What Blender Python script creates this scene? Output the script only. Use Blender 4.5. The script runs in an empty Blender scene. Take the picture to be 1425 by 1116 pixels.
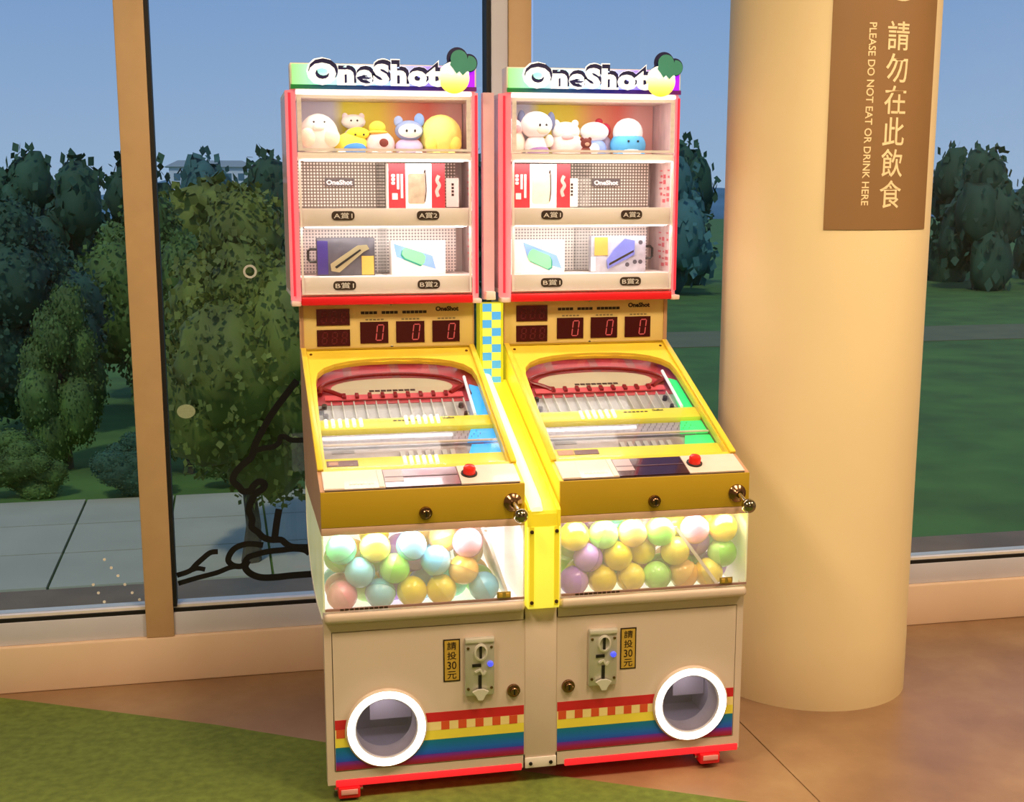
import bpy, bmesh, math, random
import numpy as np
from mathutils import Vector, Matrix

scene = bpy.context.scene
COL = scene.collection
R = math.radians
random.seed(7)

# ------------------------------------------------------------------ camera
F_PX, CX, CY = 1781.33, 689.04, 611.1
YAW, PITCH, ROLL = .2082, -.1836, -.0019
cam_d = bpy.data.cameras.new('camera')
cam = bpy.data.objects.new('camera', cam_d)
COL.objects.link(cam)
fw = Vector((math.sin(YAW) * math.cos(PITCH), math.cos(YAW) * math.cos(PITCH), math.sin(PITCH)))
r0 = Vector((math.cos(YAW), -math.sin(YAW), 0))
u0 = r0.cross(fw)
rr = r0 * math.cos(ROLL) + u0 * math.sin(ROLL)
uu = u0 * math.cos(ROLL) - r0 * math.sin(ROLL)
m = Matrix((rr, uu, -fw)).transposed().to_4x4()
m.translation = Vector((-.7587, -3.0329, 1.4963))
cam.matrix_world = m
cam_d.sensor_fit = 'HORIZONTAL'
cam_d.sensor_width = 36
cam_d.lens = F_PX / 1425 * 36
cam_d.shift_x = (712.5 - CX) / 1425
cam_d.shift_y = (CY - 558) / 1425
cam_d.clip_end = 2000
scene.camera = cam

# ------------------------------------------------------------------ colour management
vs = scene.view_settings
vs.view_transform = 'Standard'
vs.look = 'None'
vs.exposure = 0.0
vs.gamma = 1.0
vs.use_curve_mapping = False


def lin(c):
    if isinstance(c, str):
        c = [int(c[i:i + 2], 16) / 255 for i in (0, 2, 4)]
    return tuple((v / 12.92 if v <= .04045 else ((v + .055) / 1.055) ** 2.4) for v in c)


# ------------------------------------------------------------------ sky
world = bpy.data.worlds.new('sky')
scene.world = world
world.use_nodes = True
nt = world.node_tree
nt.nodes.clear()
wo = nt.nodes.new('ShaderNodeOutputWorld')
bg = nt.nodes.new('ShaderNodeBackground')
tc = nt.nodes.new('ShaderNodeTexCoord')
sx = nt.nodes.new('ShaderNodeSeparateXYZ')
rp = nt.nodes.new('ShaderNodeValToRGB')
rp.color_ramp.elements[0].position = 0.0
rp.color_ramp.elements[0].color = (*lin('a9bddc'), 1)
rp.color_ramp.elements[1].position = 1.0
rp.color_ramp.elements[1].color = (*lin('5f86c4'), 1)
e_ = rp.color_ramp.elements.new(.16)
e_.color = (*lin('86a5d6'), 1)
nt.links.new(tc.outputs['Generated'], sx.inputs[0])
nt.links.new(sx.outputs['Z'], rp.inputs['Fac'])
nt.links.new(rp.outputs['Color'], bg.inputs['Color'])
nt.links.new(bg.outputs[0], wo.inputs['Surface'])
bg.inputs['Strength'].default_value = 1.12

# sun, behind the building as seen from the room
sd = bpy.data.lights.new('sun', 'SUN')
sd.energy = 1.6
sd.angle = R(4)
sd.color = (1, .93, .82)
so = bpy.data.objects.new('sun', sd)
so.rotation_euler = (R(38), 0, R(-25))
COL.objects.link(so)

LAMP_COLOR = (1, .76, .52)
LAMP_POWER = 54


# ------------------------------------------------------------------ material helpers
def new_mat(name):
    m = bpy.data.materials.new(name)
    m.use_nodes = True
    t = m.node_tree
    t.nodes.clear()
    o = t.nodes.new('ShaderNodeOutputMaterial')
    return m, t, o


def mat(name, col, rough=.5, metal=0., var=.05, scale=14., bump=0., emit=0., ecol=None, coat=0., detail=3., stretch=None):
    m, t, o = new_mat(name)
    b = t.nodes.new('ShaderNodeBsdfPrincipled')
    c = lin(col)
    b.inputs['Roughness'].default_value = rough
    b.inputs['Metallic'].default_value = metal
    b.inputs['Coat Weight'].default_value = coat
    tcn = t.nodes.new('ShaderNodeTexCoord')
    n = t.nodes.new('ShaderNodeTexNoise')
    n.inputs['Scale'].default_value = scale
    n.inputs['Detail'].default_value = detail
    src = tcn.outputs['Object']
    if stretch:
        mp = t.nodes.new('ShaderNodeMapping')
        mp.inputs['Scale'].default_value = stretch
        t.links.new(src, mp.inputs['Vector'])
        src = mp.outputs['Vector']
    t.links.new(src, n.inputs['Vector'])
    r = t.nodes.new('ShaderNodeValToRGB')
    r.color_ramp.elements[0].position = .3
    r.color_ramp.elements[1].position = .7
    r.color_ramp.elements[0].color = (*[v * (1 - var) for v in c], 1)
    r.color_ramp.elements[1].color = (*[min(1, v * (1 + var)) for v in c], 1)
    t.links.new(n.outputs['Fac'], r.inputs['Fac'])
    t.links.new(r.outputs['Color'], b.inputs['Base Color'])
    if bump:
        bp = t.nodes.new('ShaderNodeBump')
        bp.inputs['Strength'].default_value = bump
        bp.inputs['Distance'].default_value = .004
        t.links.new(n.outputs['Fac'], bp.inputs['Height'])
        t.links.new(bp.outputs['Normal'], b.inputs['Normal'])
    if emit:
        b.inputs['Emission Color'].default_value = (*lin(ecol or col), 1)
        b.inputs['Emission Strength'].default_value = emit
    t.links.new(b.outputs[0], o.inputs['Surface'])
    return m


def clear_mat(name, tint='ffffff', refl=.05, edge=.5, rough=.02, haze=0., haze_col='ffffff'):
    """Thin clear sheet: what is behind shows through, with a reflection that grows at a slant."""
    m, t, o = new_mat(name)
    tr = t.nodes.new('ShaderNodeBsdfTransparent')
    tr.inputs['Color'].default_value = (*lin(tint), 1)
    base = tr.outputs[0]
    if haze:
        df = t.nodes.new('ShaderNodeBsdfDiffuse')
        df.inputs['Color'].default_value = (*lin(haze_col), 1)
        ns = t.nodes.new('ShaderNodeTexNoise')
        ns.inputs['Scale'].default_value = 9
        mr = t.nodes.new('ShaderNodeMapRange')
        mr.inputs['To Min'].default_value = haze * .7
        mr.inputs['To Max'].default_value = haze * 1.3
        t.links.new(ns.outputs['Fac'], mr.inputs['Value'])
        mx0 = t.nodes.new('ShaderNodeMixShader')
        t.links.new(mr.outputs[0], mx0.inputs['Fac'])
        t.links.new(tr.outputs[0], mx0.inputs[1])
        t.links.new(df.outputs[0], mx0.inputs[2])
        base = mx0.outputs[0]
    gl = t.nodes.new('ShaderNodeBsdfGlossy')
    gl.inputs['Roughness'].default_value = rough
    lw = t.nodes.new('ShaderNodeLayerWeight')
    lw.inputs['Blend'].default_value = .5
    pw = t.nodes.new('ShaderNodeMath')
    pw.operation = 'POWER'
    pw.inputs[1].default_value = 4
    ma = t.nodes.new('ShaderNodeMath')
    ma.operation = 'MULTIPLY_ADD'
    ma.inputs[1].default_value = edge
    ma.inputs[2].default_value = refl
    t.links.new(lw.outputs['Facing'], pw.inputs[0])
    t.links.new(pw.outputs[0], ma.inputs[0])
    mx = t.nodes.new('ShaderNodeMixShader')
    t.links.new(ma.outputs[0], mx.inputs['Fac'])
    t.links.new(base, mx.inputs[1])
    t.links.new(gl.outputs[0], mx.inputs[2])
    t.links.new(mx.outputs[0], o.inputs['Surface'])
    return m


def ramp_mat(name, stops, axis, lo, hi, rough=.4, emit=0., ebase=None):
    """Printed (or backlit) colour run along one object axis."""
    m, t, o = new_mat(name)
    b = t.nodes.new('ShaderNodeBsdfPrincipled')
    b.inputs['Roughness'].default_value = rough
    tcn = t.nodes.new('ShaderNodeTexCoord')
    s = t.nodes.new('ShaderNodeSeparateXYZ')
    mr = t.nodes.new('ShaderNodeMapRange')
    mr.inputs['From Min'].default_value = lo
    mr.inputs['From Max'].default_value = hi
    r = t.nodes.new('ShaderNodeValToRGB')
    els = r.color_ramp.elements
    while len(els) > 1:
        els.remove(els[-1])
    els[0].position = stops[0][0]
    els[0].color = (*lin(stops[0][1]), 1)
    for p, c in stops[1:]:
        e = els.new(p)
        e.color = (*lin(c), 1)
    t.links.new(tcn.outputs['Object'], s.inputs[0])
    t.links.new(s.outputs[axis], mr.inputs['Value'])
    t.links.new(mr.outputs[0], r.inputs['Fac'])
    t.links.new(r.outputs['Color'], b.inputs['Base Color'])
    if emit:
        t.links.new(r.outputs['Color'], b.inputs['Emission Color'])
        b.inputs['Emission Strength'].default_value = emit
    t.links.new(b.outputs[0], o.inputs['Surface'])
    return m


def pegboard_mat(name, light, dark, pitch, rad):
    m, t, o = new_mat(name)
    b = t.nodes.new('ShaderNodeBsdfPrincipled')
    b.inputs['Roughness'].default_value = .5
    tcn = t.nodes.new('ShaderNodeTexCoord')
    s = t.nodes.new('ShaderNodeSeparateXYZ')
    t.links.new(tcn.outputs['Object'], s.inputs[0])

    def mth(op, a, bb=None):
        n = t.nodes.new('ShaderNodeMath')
        n.operation = op
        for i, v in enumerate((a, bb)):
            if v is None:
                continue
            if isinstance(v, (int, float)):
                n.inputs[i].default_value = v
            else:
                t.links.new(v, n.inputs[i])
        return n.outputs[0]
    ds = []
    for ax in ('X', 'Z'):
        f = mth('FRACT', mth('MULTIPLY', s.outputs[ax], 1 / pitch))
        q = mth('SUBTRACT', f, .5)
        ds.append(mth('MULTIPLY', q, q))
    d = mth('SQRT', mth('ADD', ds[0], ds[1]))
    k = mth('LESS_THAN', d, rad)
    mx = t.nodes.new('ShaderNodeMix')
    mx.data_type = 'RGBA'
    mx.inputs['A'].default_value = (*lin(dark), 1)
    mx.inputs['B'].default_value = (*lin(light), 1)
    t.links.new(k, mx.inputs['Factor'])
    t.links.new(mx.outputs['Result'], b.inputs['Base Color'])
    t.links.new(b.outputs[0], o.inputs['Surface'])
    return m


# ------------------------------------------------------------------ mesh helpers
def world_f(a, b, c):
    return (a, b, c)


def front(y):
    """a = x, b = z, c = out towards the room."""
    return lambda a, b, c: (a, y - c, b)


class MB:
    def __init__(self):
        self.bm = bmesh.new()

    def box(self, x0, x1, y0, y1, z0, z1, bev=0., seg=2, f=world_f):
        vs_ = [self.bm.verts.new(f(x, y, z)) for z in (z0, z1) for y in (y0, y1) for x in (x0, x1)]
        fs = [self.bm.faces.new([vs_[i] for i in q]) for q in
              ((0, 2, 3, 1), (4, 5, 7, 6), (0, 1, 5, 4), (2, 6, 7, 3), (0, 4, 6, 2), (1, 3, 7, 5))]
        if bev:
            es = {e for fc in fs for e in fc.edges}
            bmesh.ops.bevel(self.bm, geom=list(es), offset=bev, segments=seg, affect='EDGES', profile=.5)
        return self

    def prism(self, poly, c0, c1, f=world_f):
        a = [self.bm.verts.new(f(p[0], p[1], c0)) for p in poly]
        b = [self.bm.verts.new(f(p[0], p[1], c1)) for p in poly]
        n = len(poly)
        self.bm.faces.new(a)
        self.bm.faces.new(b[::-1])
        for i in range(n):
            self.bm.faces.new([a[i], b[i], b[(i + 1) % n], a[(i + 1) % n]])
        return self

    def band(self, outer, inner, c0, c1, f=world_f, closed=True):
        """Plate between two loops of equal length."""
        n = len(outer)
        L = [[self.bm.verts.new(f(p[0], p[1], c)) for p in lp] for lp, c in
             ((outer, c1), (inner, c1), (inner, c0), (outer, c0))]
        rng = range(n) if closed else range(n - 1)
        for i in rng:
            j = (i + 1) % n
            for k in range(4):
                l = (k + 1) % 4
                self.bm.faces.new([L[k][i], L[k][j], L[l][j], L[l][i]])
        if not closed:
            for i in (0, n - 1):
                self.bm.faces.new([L[k][i] for k in range(4)])
        return self

    def tube(self, pts, r, n=10, caps=True, f=None):
        pts = [Vector(f(*p)) if f else Vector(p) for p in pts]
        rings = []
        up = None
        for i, p in enumerate(pts):
            d = (pts[min(i + 1, len(pts) - 1)] - pts[max(i - 1, 0)]).normalized()
            if up is None:
                up = Vector((0, 0, 1)) if abs(d.z) < .9 else Vector((1, 0, 0))
            s = d.cross(up)
            if s.length < 1e-4:
                s = d.cross(Vector((0, 1, 0)))
            s.normalize()
            v = s.cross(d).normalized()
            up = v
            rad = r[i] if isinstance(r, (list, tuple)) else r
            rings.append([self.bm.verts.new(p + (s * math.cos(2 * math.pi * k / n) + v * math.sin(2 * math.pi * k / n)) * rad)
                          for k in range(n)])
        for A, B in zip(rings, rings[1:]):
            for k in range(n):
                self.bm.faces.new([A[k], A[(k + 1) % n], B[(k + 1) % n], B[k]])
        if caps:
            self.bm.faces.new(rings[0])
            self.bm.faces.new(rings[-1][::-1])
        return self

    def lathe(self, prof, a, b, f, n=32, sa=1., sb=1.):
        """prof: (radius, height) pairs, turned about the outward axis at (a, b)."""
        rings = []
        for r, h in prof:
            if r < 1e-6:
                rings.append([self.bm.verts.new(f(a, b, h))])
            else:
                rings.append([self.bm.verts.new(f(a + sa * r * math.cos(2 * math.pi * k / n), b + sb * r * math.sin(2 * math.pi * k / n), h))
                              for k in range(n)])
        for A, B in zip(rings, rings[1:]):
            for k in range(n):
                k2 = (k + 1) % n
                if len(A) == 1:
                    self.bm.faces.new([A[0], B[k], B[k2]])
                elif len(B) == 1:
                    self.bm.faces.new([A[k], A[k2], B[0]])
                else:
                    self.bm.faces.new([A[k], A[k2], B[k2], B[k]])
        return self

    def ball(self, c, r, s=(1, 1, 1), sub=3, rot=None):
        M = Matrix.Translation(c) @ (rot.to_matrix().to_4x4() if rot else Matrix()) @ Matrix.Diagonal((r * s[0], r * s[1], r * s[2], 1))
        bmesh.ops.create_icosphere(self.bm, subdivisions=sub, radius=1, matrix=M)
        return self

    def dome(self, c, r, s=(1, 1, 1), cut=0., sub=3):
        """Upper cap of an ellipsoid above the height cut (in units of r)."""
        g = bmesh.ops.create_uvsphere(self.bm, u_segments=24, v_segments=16, radius=1)
        vv = g['verts']
        for v in vv:
            if v.co.z < cut:
                k = math.hypot(v.co.x, v.co.y)
                q = math.sqrt(max(0, 1 - cut * cut))
                if k > q:
                    v.co.x *= q / k
                    v.co.y *= q / k
                v.co.z = cut
            v.co = Vector((c[0] + v.co.x * r * s[0], c[1] + v.co.y * r * s[1], c[2] + v.co.z * r * s[2]))
        return self

    def mesh(self, name, smooth=True):
        bmesh.ops.remove_doubles(self.bm, verts=self.bm.verts, dist=1e-6)
        bmesh.ops.recalc_face_normals(self.bm, faces=self.bm.faces)
        me = bpy.data.meshes.new(name)
        self.bm.to_mesh(me)
        self.bm.free()
        if smooth:
            me.shade_smooth()
            me.set_sharp_from_angle(angle=R(35))
        return me

    def build(self, name, material, parent=None, smooth=True, label=None):
        return link(name, self.mesh(name, smooth), material, parent, label)


def link(name, me, material, parent=None, label=None):
    o = bpy.data.objects.new(name, me)
    if material and not me.materials:
        me.materials.append(material)
    COL.objects.link(o)
    if parent:
        o.parent = parent
    if label:
        o['label'] = label
    return o


def thing(name, label, cat, loc=(0, 0, 0), group=None, rz=0.):
    o = bpy.data.objects.new(name, None)
    o.empty_display_size = .05
    COL.objects.link(o)
    o.location = loc
    o.rotation_euler.z = rz
    return tag(o, label, cat, group)


def tag(o, label, cat, group=None):
    o['label'] = label
    o['category'] = cat
    if group:
        o['group'] = group
    return o


def struct(o):
    o['kind'] = 'structure'
    return o


def stuff(o):
    o['kind'] = 'stuff'
    return o


def area_light(name, loc, sx_, sy_, power, color, rot=(0, 0, 0), parent=None, spread=180):
    l = bpy.data.lights.new(name, 'AREA')
    l.shape = 'RECTANGLE'
    l.size, l.size_y = sx_, sy_
    l.energy = power
    l.color = color
    l.spread = R(spread)
    o = bpy.data.objects.new(name, l)
    COL.objects.link(o)
    o.location = loc
    o.rotation_euler = rot
    if parent:
        o.parent = parent
    return o


_txt = {}


def text_verts(s, bold=0., ext=.02):
    k = (s, bold, ext)
    if k not in _txt:
        cu = bpy.data.curves.new('lettering', 'FONT')
        cu.body = s
        cu.size = 1
        cu.extrude = ext
        cu.offset = bold
        cu.space_character = 1.12 if bold > .05 else 1.0
        cu.resolution_u = 3
        ob = bpy.data.objects.new('lettering', cu)
        COL.objects.link(ob)
        dg = bpy.context.evaluated_depsgraph_get()
        me = bpy.data.meshes.new_from_object(ob.evaluated_get(dg))
        v = np.array([tuple(x.co) for x in me.vertices]) if len(me.vertices) else np.zeros((1, 3))
        fc = [tuple(p.vertices) for p in me.polygons]
        bpy.data.objects.remove(ob)
        bpy.data.curves.remove(cu)
        bpy.data.meshes.remove(me)
        _txt[k] = (v, fc)
    return _txt[k]


def text(name, s, w, h, f, a, b, c, material, parent=None, bold=0., ext=.002, rot=0., label=None):
    """Lettering fitted into w x h (either may be None), centred at (a, b) of frame f, standing out from c."""
    v, fc = text_verts(s, bold)
    lo, hi = v.min(0), v.max(0)
    kx = (w / (hi[0] - lo[0])) if w else h / (hi[1] - lo[1])
    ky = (h / (hi[1] - lo[1])) if h else kx
    ca, sa = math.cos(rot), math.sin(rot)
    co = []
    for x, y, z in v:
        X, Y = (x - (lo[0] + hi[0]) / 2) * kx, (y - (lo[1] + hi[1]) / 2) * ky
        Z = (z - lo[2]) / max(1e-6, hi[2] - lo[2]) * ext
        co.append(f(a + X * ca - Y * sa, b + X * sa + Y * ca, c + Z))
    me = bpy.data.meshes.new(name)
    me.from_pydata(co, [], fc)
    me.update()
    return link(name, me, material, parent, label)


def rrect(a0, a1, b0, b1, r, n=5):
    p = []
    for (x, y, t0) in ((a1 - r, b1 - r, 0), (a0 + r, b1 - r, 90), (a0 + r, b0 + r, 180), (a1 - r, b0 + r, 270)):
        for k in range(n + 1):
            t = R(t0 + 90 * k / n)
            p.append((x + r * math.cos(t), y + r * math.sin(t)))
    return p


def circle(a, b, r, n=40, sb=1.):
    return [(a + r * math.cos(2 * math.pi * k / n), b + sb * r * math.sin(2 * math.pi * k / n)) for k in range(n)]


# ------------------------------------------------------------------ materials
ORD = 'first second third fourth fifth sixth seventh eighth ninth tenth eleventh twelfth thirteenth fourteenth fifteenth sixteenth'.split() + \
    'seventeenth eighteenth nineteenth twentieth twenty-first twenty-second twenty-third twenty-fourth twenty-fifth twenty-sixth'.split()
M = {}
M['paint'] = mat('cream_white_paint', 'd9c5b5', .38, var=.02, scale=5)
M['seam'] = mat('dark_seam', '3a2c22', .8)
M['gold_plate'] = mat('gold_metallic_paint', 'c4a128', .42, .2, var=.05, scale=3)
M['gold_panel'] = mat('gold_display_paint', 'e8cd84', .4, .05, var=.04, scale=3)
M['yellow_frame'] = mat('yellow_gloss_plastic', 'f6d844', .3, var=.04, scale=6)
M['tan_side'] = mat('tan_laminate', 'c79a78', .5, var=.06, scale=7)
M['cream'] = mat('cream_plastic', 'f6ebe4', .4, var=.03, scale=8)
M['red_trim'] = mat('red_gloss_trim', 'e8202a', .3, var=.04, scale=6)
M['base_red'] = mat('red_lit_base_trim', 'f0303a', .3, emit=.6, ecol='ff2030')
M['red_glow'] = mat('red_lit_acrylic', 'f03848', .3, emit=.45, ecol='ff3850')
M['pink_glow'] = mat('pink_lit_acrylic', 'f8b0b8', .3, emit=.5, ecol='ff6a7c')
M['chrome'] = mat('chrome', 'c8c2b8', .16, 1., var=.04)
M['dark_chrome'] = mat('dark_bronze_chrome', '8a6a50', .2, 1., var=.1, scale=30)
M['zinc'] = mat('brushed_zinc', 'd2cdc4', .42, .6, var=.08, scale=40, stretch=(1, 1, .1))
M['bright_metal'] = mat('bright_nickel', 'e6e2da', .35, .35, var=.03)
M['black'] = mat('black_plastic', '15110f', .45)
M['dark_brown'] = mat('dark_brown_print', '3a2418', .5)
M['maroon'] = mat('smoked_maroon_cover', '38141f', .12, coat=.6)
M['screen'] = mat('smoked_red_screen', '2a0508', .15, coat=.6, emit=.03, ecol='ff1010')
M['segment'] = mat('red_lit_segment', '9a4444', .4, emit=.42, ecol='d05050')
M['segment_off'] = mat('dim_red_segment', '480c12', .4, emit=.05, ecol='c01020')
M['acrylic'] = clear_mat('clear_acrylic', 'fbfbfb', .035, .45, .02)
M['bin_acrylic'] = clear_mat('bin_acrylic', 'ffffff', .03, .35, .05, haze=.16)  # white haze on the sheet also stands in for the bin's glow
M['glass'] = clear_mat('window_glass', 'eef4f4', .022, .5, .0)
M['play_glass'] = clear_mat('playfield_glass', 'f6f8fa', .02, .3, .05)
M['white_led'] = mat('white_light_tube', 'ffffff', .4, emit=2.0, ecol='fff4e6')
M['ring_led'] = mat('white_ring_light', 'ffffff', .4, emit=7.0, ecol='fff6e0')
M['blue_led'] = mat('blue_indicator', '4a56d8', .3, emit=1.0, ecol='4450ff')
M['white_print'] = mat('white_print', 'f6f0ea', .5, var=.02)
M['board'] = mat('pale_playfield_board', 'bebab8', .4, var=.07, scale=25)
M['board_dark'] = mat('lilac_grey_slot_panel', 'b4aec0', .35, var=.15, scale=30, stretch=(1, 6, 6))
M['red_board'] = mat('red_playfield_print', 'd0505c', .35, var=.12, scale=12)  # red print, its colour lightened for the reflection in the glass
M['dark_red'] = mat('dark_red_rail', '8c0d10', .3)
M['beige_board'] = mat('beige_banner_board', 'd8c8a6', .45, var=.05)
M['pink_board'] = mat('pink_red_strip', 'ec5f68', .4)
M['yellow_bar'] = mat('yellow_playfield_bar', 'eee04a', .35, emit=.3, ecol='ffe83c')  # weak glow put in to brighten the bars
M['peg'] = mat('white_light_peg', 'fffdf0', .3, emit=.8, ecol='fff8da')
M['lane_blue'] = mat('blue_lit_lane', '3fb6ff', .4, emit=.8, ecol='18a8ff')
M['lane_green'] = mat('green_lit_lane', '48f08c', .4, emit=.75, ecol='20f070')
M['spine_glow'] = mat('yellow_lit_acrylic', 'f6ea60', .35, emit=.55, ecol='fff04a')
M['spine_side'] = mat('pale_lit_acrylic', 'fff6a8', .35, emit=1.25, ecol='fff8b8')
M['spine_top'] = mat('yellow_acrylic_cap', 'f4df3a', .3, emit=.2, ecol='ffe82a')
M['check_blue'] = mat('blue_lit_square', '4aa2ec', .4, emit=.5, ecol='52acf4')
M['check_yellow'] = mat('yellow_lit_square', 'f6ee5a', .4, emit=.6, ecol='f8f058')
M['check_edge'] = mat('olive_lit_edge', 'c8c828', .4, emit=.35, ecol='c8d020')
M['yellow_wall'] = mat('yellow_lit_side_wall', 'f2dc3c', .35, emit=.12, ecol='ffe830')  # channel light falling on the wall put in as a faint emission
M['bin_white'] = mat('lit_white_bin_lining', 'f6f2f4', .5, emit=.8, ecol='fff8f4')  # glow added to floor and back to brighten the capsules
M['edge_lit'] = mat('edge_lit_acrylic', 'dfe6b4', .3, emit=.22, ecol='eef0b8', var=.2, scale=9)  # glow of the bin contents painted into the side panel
M['gold_sticker'] = mat('gold_sticker', 'd2ab48', .4, .2)
M['ink'] = mat('dark_ink', '2c1a08', .6)
M['sign_navy'] = mat('navy_print', '14104a', .4)
M['sign_white'] = mat('backlit_white', 'ffffff', .4, emit=.6, ecol='ffffff')
M['sign_yellow'] = ramp_mat('backlit_yellow', [(0, 'ffd92a'), (.45, 'fff07a'), (1, 'ffffe8')], 'Z', 1.79, 1.85, emit=.75)
M['sign_green'] = mat('green_print', '3f8f7c', .4, emit=.10, ecol='3f9f88')
M['sign_grad'] = ramp_mat('backlit_gradient', [(0, '8cff86'), (.16, 'a8f6d8'), (.36, 'bdeeff'), (.6, 'a4b4ff'), (.8, '8a58ff'), (.92, 'a420ff'), (1, 'a000f0')],
                          'X', -.255, .255, emit=.85)
M['sign_edge'] = ramp_mat('sign_lower_edge', [(0, '1c8a30'), (.2, '20608a'), (.55, '1a1a98'), (.85, '48108a'), (1, '70107a')], 'X', -.255, .255, emit=.10)
M['back_run'] = ramp_mat('printed_backdrop', [(0, 'c9c4d8'), (.24, 'd5cfe0'), (.31, 'f2e23c'), (.52, 'f6d83a'), (.66, 'f2a070'), (.82, 'f07866'), (.95, 'eab0a8')],
                         'X', -.245, .245, rough=.5)
M['peg_light'] = pegboard_mat('pale_pegboard', '8f8a8c', 'e9e2dc', .0092, .3)
M['peg_dark'] = pegboard_mat('dark_pegboard', 'e2d8cc', '6e6258', .0092, .3)
M['box_red'] = mat('red_box_print', 'd8222c', .45, var=.05)
M['box_white'] = mat('white_box_card', 'f3ece4', .5, var=.02)
M['taupe_print'] = mat('taupe_print', '9a8a72', .5, var=.25, scale=40)
M['sand_print'] = mat('sand_print', 'cfc5a4', .5, var=.08, scale=40)
M['console_blue'] = mat('blue_print', '7fa6dc', .45, var=.12, scale=20)
M['console_green'] = mat('green_print_screen', '7fe89c', .45, var=.08, scale=20)
M['console_teal'] = mat('teal_print', '2f8a80', .45)
M['pack_dark'] = mat('dark_lilac_card', '504c54', .4, var=.3, scale=30)
M['pack_grey'] = mat('grey_card', 'a9a7b2', .4, var=.2, scale=30)
M['pack_purple'] = mat('purple_card', '3c2e74', .4, var=.15, scale=20)
M['tool_gold'] = mat('champagne_metal', 'b8aa84', .35, .5)
M['tool_blue'] = mat('lilac_blue_case', '7076c0', .35, var=.15)
M['label_gold'] = mat('ochre_label', 'c8a04a', .5)
M['red_button'] = mat('red_button_plastic', 'e02a22', .25, emit=.15, ecol='ff2a20')
M['pinkish'] = mat('pinkish_white_card', 'efdcd4', .3, var=.05, coat=.4)
M['red_faint'] = mat('faint_red_print', 'd0606a', .5)

# room
M['column'] = mat('cream_column_paint', 'ead4a6', .55, var=.03, scale=2.2)
M['sign_brown'] = mat('brown_sign_vinyl', '8f6a40', .6, var=.04, scale=5)
M['sign_cream'] = mat('cream_lettering', 'f7deb0', .6)
M['mullion'] = mat('tan_window_mullion', 'd0ac80', .5, var=.04)
M['grey_frame'] = mat('blue_grey_window_frame', 'd6d6e4', .4, .0, var=.06, scale=3)
M['gasket'] = mat('black_gasket', '0c0b0c', .6)
M['curb'] = mat('tan_stone_curb', 'f2d4b8', .55, var=.05, scale=3)
M['wall'] = mat('warm_white_wall', 'a89a88', .8, var=.03, scale=2)
M['ceiling'] = mat('white_ceiling', 'eee6d8', .8, var=.02)
M['turf'] = mat('green_carpet', '6a7a30', .95, var=.22, scale=38, bump=.8, detail=6)
M['decal'] = mat('black_vinyl', '060506', .6)
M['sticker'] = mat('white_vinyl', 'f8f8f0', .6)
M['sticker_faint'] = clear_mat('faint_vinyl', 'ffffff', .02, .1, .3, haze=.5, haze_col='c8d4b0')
M['ledge'] = mat('brown_terrace', 'b48e68', .8, var=.15, scale=4)

# outside
M['lawn'] = mat('lawn', '4a6c28', .95, var=.3, scale=.6, detail=8)
M['paving'] = mat('grey_paving', 'aea68c', .85, var=.08, scale=.8)
M['path'] = mat('sandy_path', '6a6a48', .9, var=.1, scale=.8)
M['bark'] = mat('bark', '4a4030', .9, var=.3, scale=8)
M['leaf_olive'] = mat('olive_leaves', '666e24', .75, var=.45, scale=2.5, detail=8)
M['leaf_green'] = mat('green_leaves', '4a6424', .75, var=.45, scale=2.5, detail=8)
M['leaf_dark'] = mat('dark_leaves', '2c5038', .8, var=.4, scale=1.2, detail=8)
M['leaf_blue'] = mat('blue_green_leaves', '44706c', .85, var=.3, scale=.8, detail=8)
M['hill'] = mat('hazy_wooded_hill', '56788c', .95, var=.25, scale=.05, detail=8)  # distance haze mixed into the hill colour
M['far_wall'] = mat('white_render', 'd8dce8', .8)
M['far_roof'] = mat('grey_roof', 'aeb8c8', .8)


def floor_material():
    m, t, o = new_mat('stained_concrete')
    b = t.nodes.new('ShaderNodeBsdfPrincipled')
    tcn = t.nodes.new('ShaderNodeTexCoord')
    n1 = t.nodes.new('ShaderNodeTexNoise')
    n1.inputs['Scale'].default_value = 2.2
    n1.inputs['Detail'].default_value = 7
    n1.inputs['Roughness'].default_value = .62
    r = t.nodes.new('ShaderNodeValToRGB')
    els = r.color_ramp.elements
    els[0].position, els[0].color = .3, (*lin('84644a'), 1)
    els[1].position, els[1].color = .72, (*lin('ac8c68'), 1)
    e = els.new(.5)
    e.color = (*lin('987656'), 1)
    t.links.new(tcn.outputs['Object'], n1.inputs['Vector'])
    t.links.new(n1.outputs['Fac'], r.inputs['Fac'])
    t.links.new(r.outputs['Color'], b.inputs['Base Color'])
    n2 = t.nodes.new('ShaderNodeTexNoise')
    n2.inputs['Scale'].default_value = 9
    mr = t.nodes.new('ShaderNodeMapRange')
    mr.inputs['To Min'].default_value = .28
    mr.inputs['To Max'].default_value = .5
    t.links.new(n2.outputs['Fac'], mr.inputs['Value'])
    t.links.new(mr.outputs[0], b.inputs['Roughness'])
    t.links.new(b.outputs[0], o.inputs['Surface'])
    return m


M['floor'] = floor_material()

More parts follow.
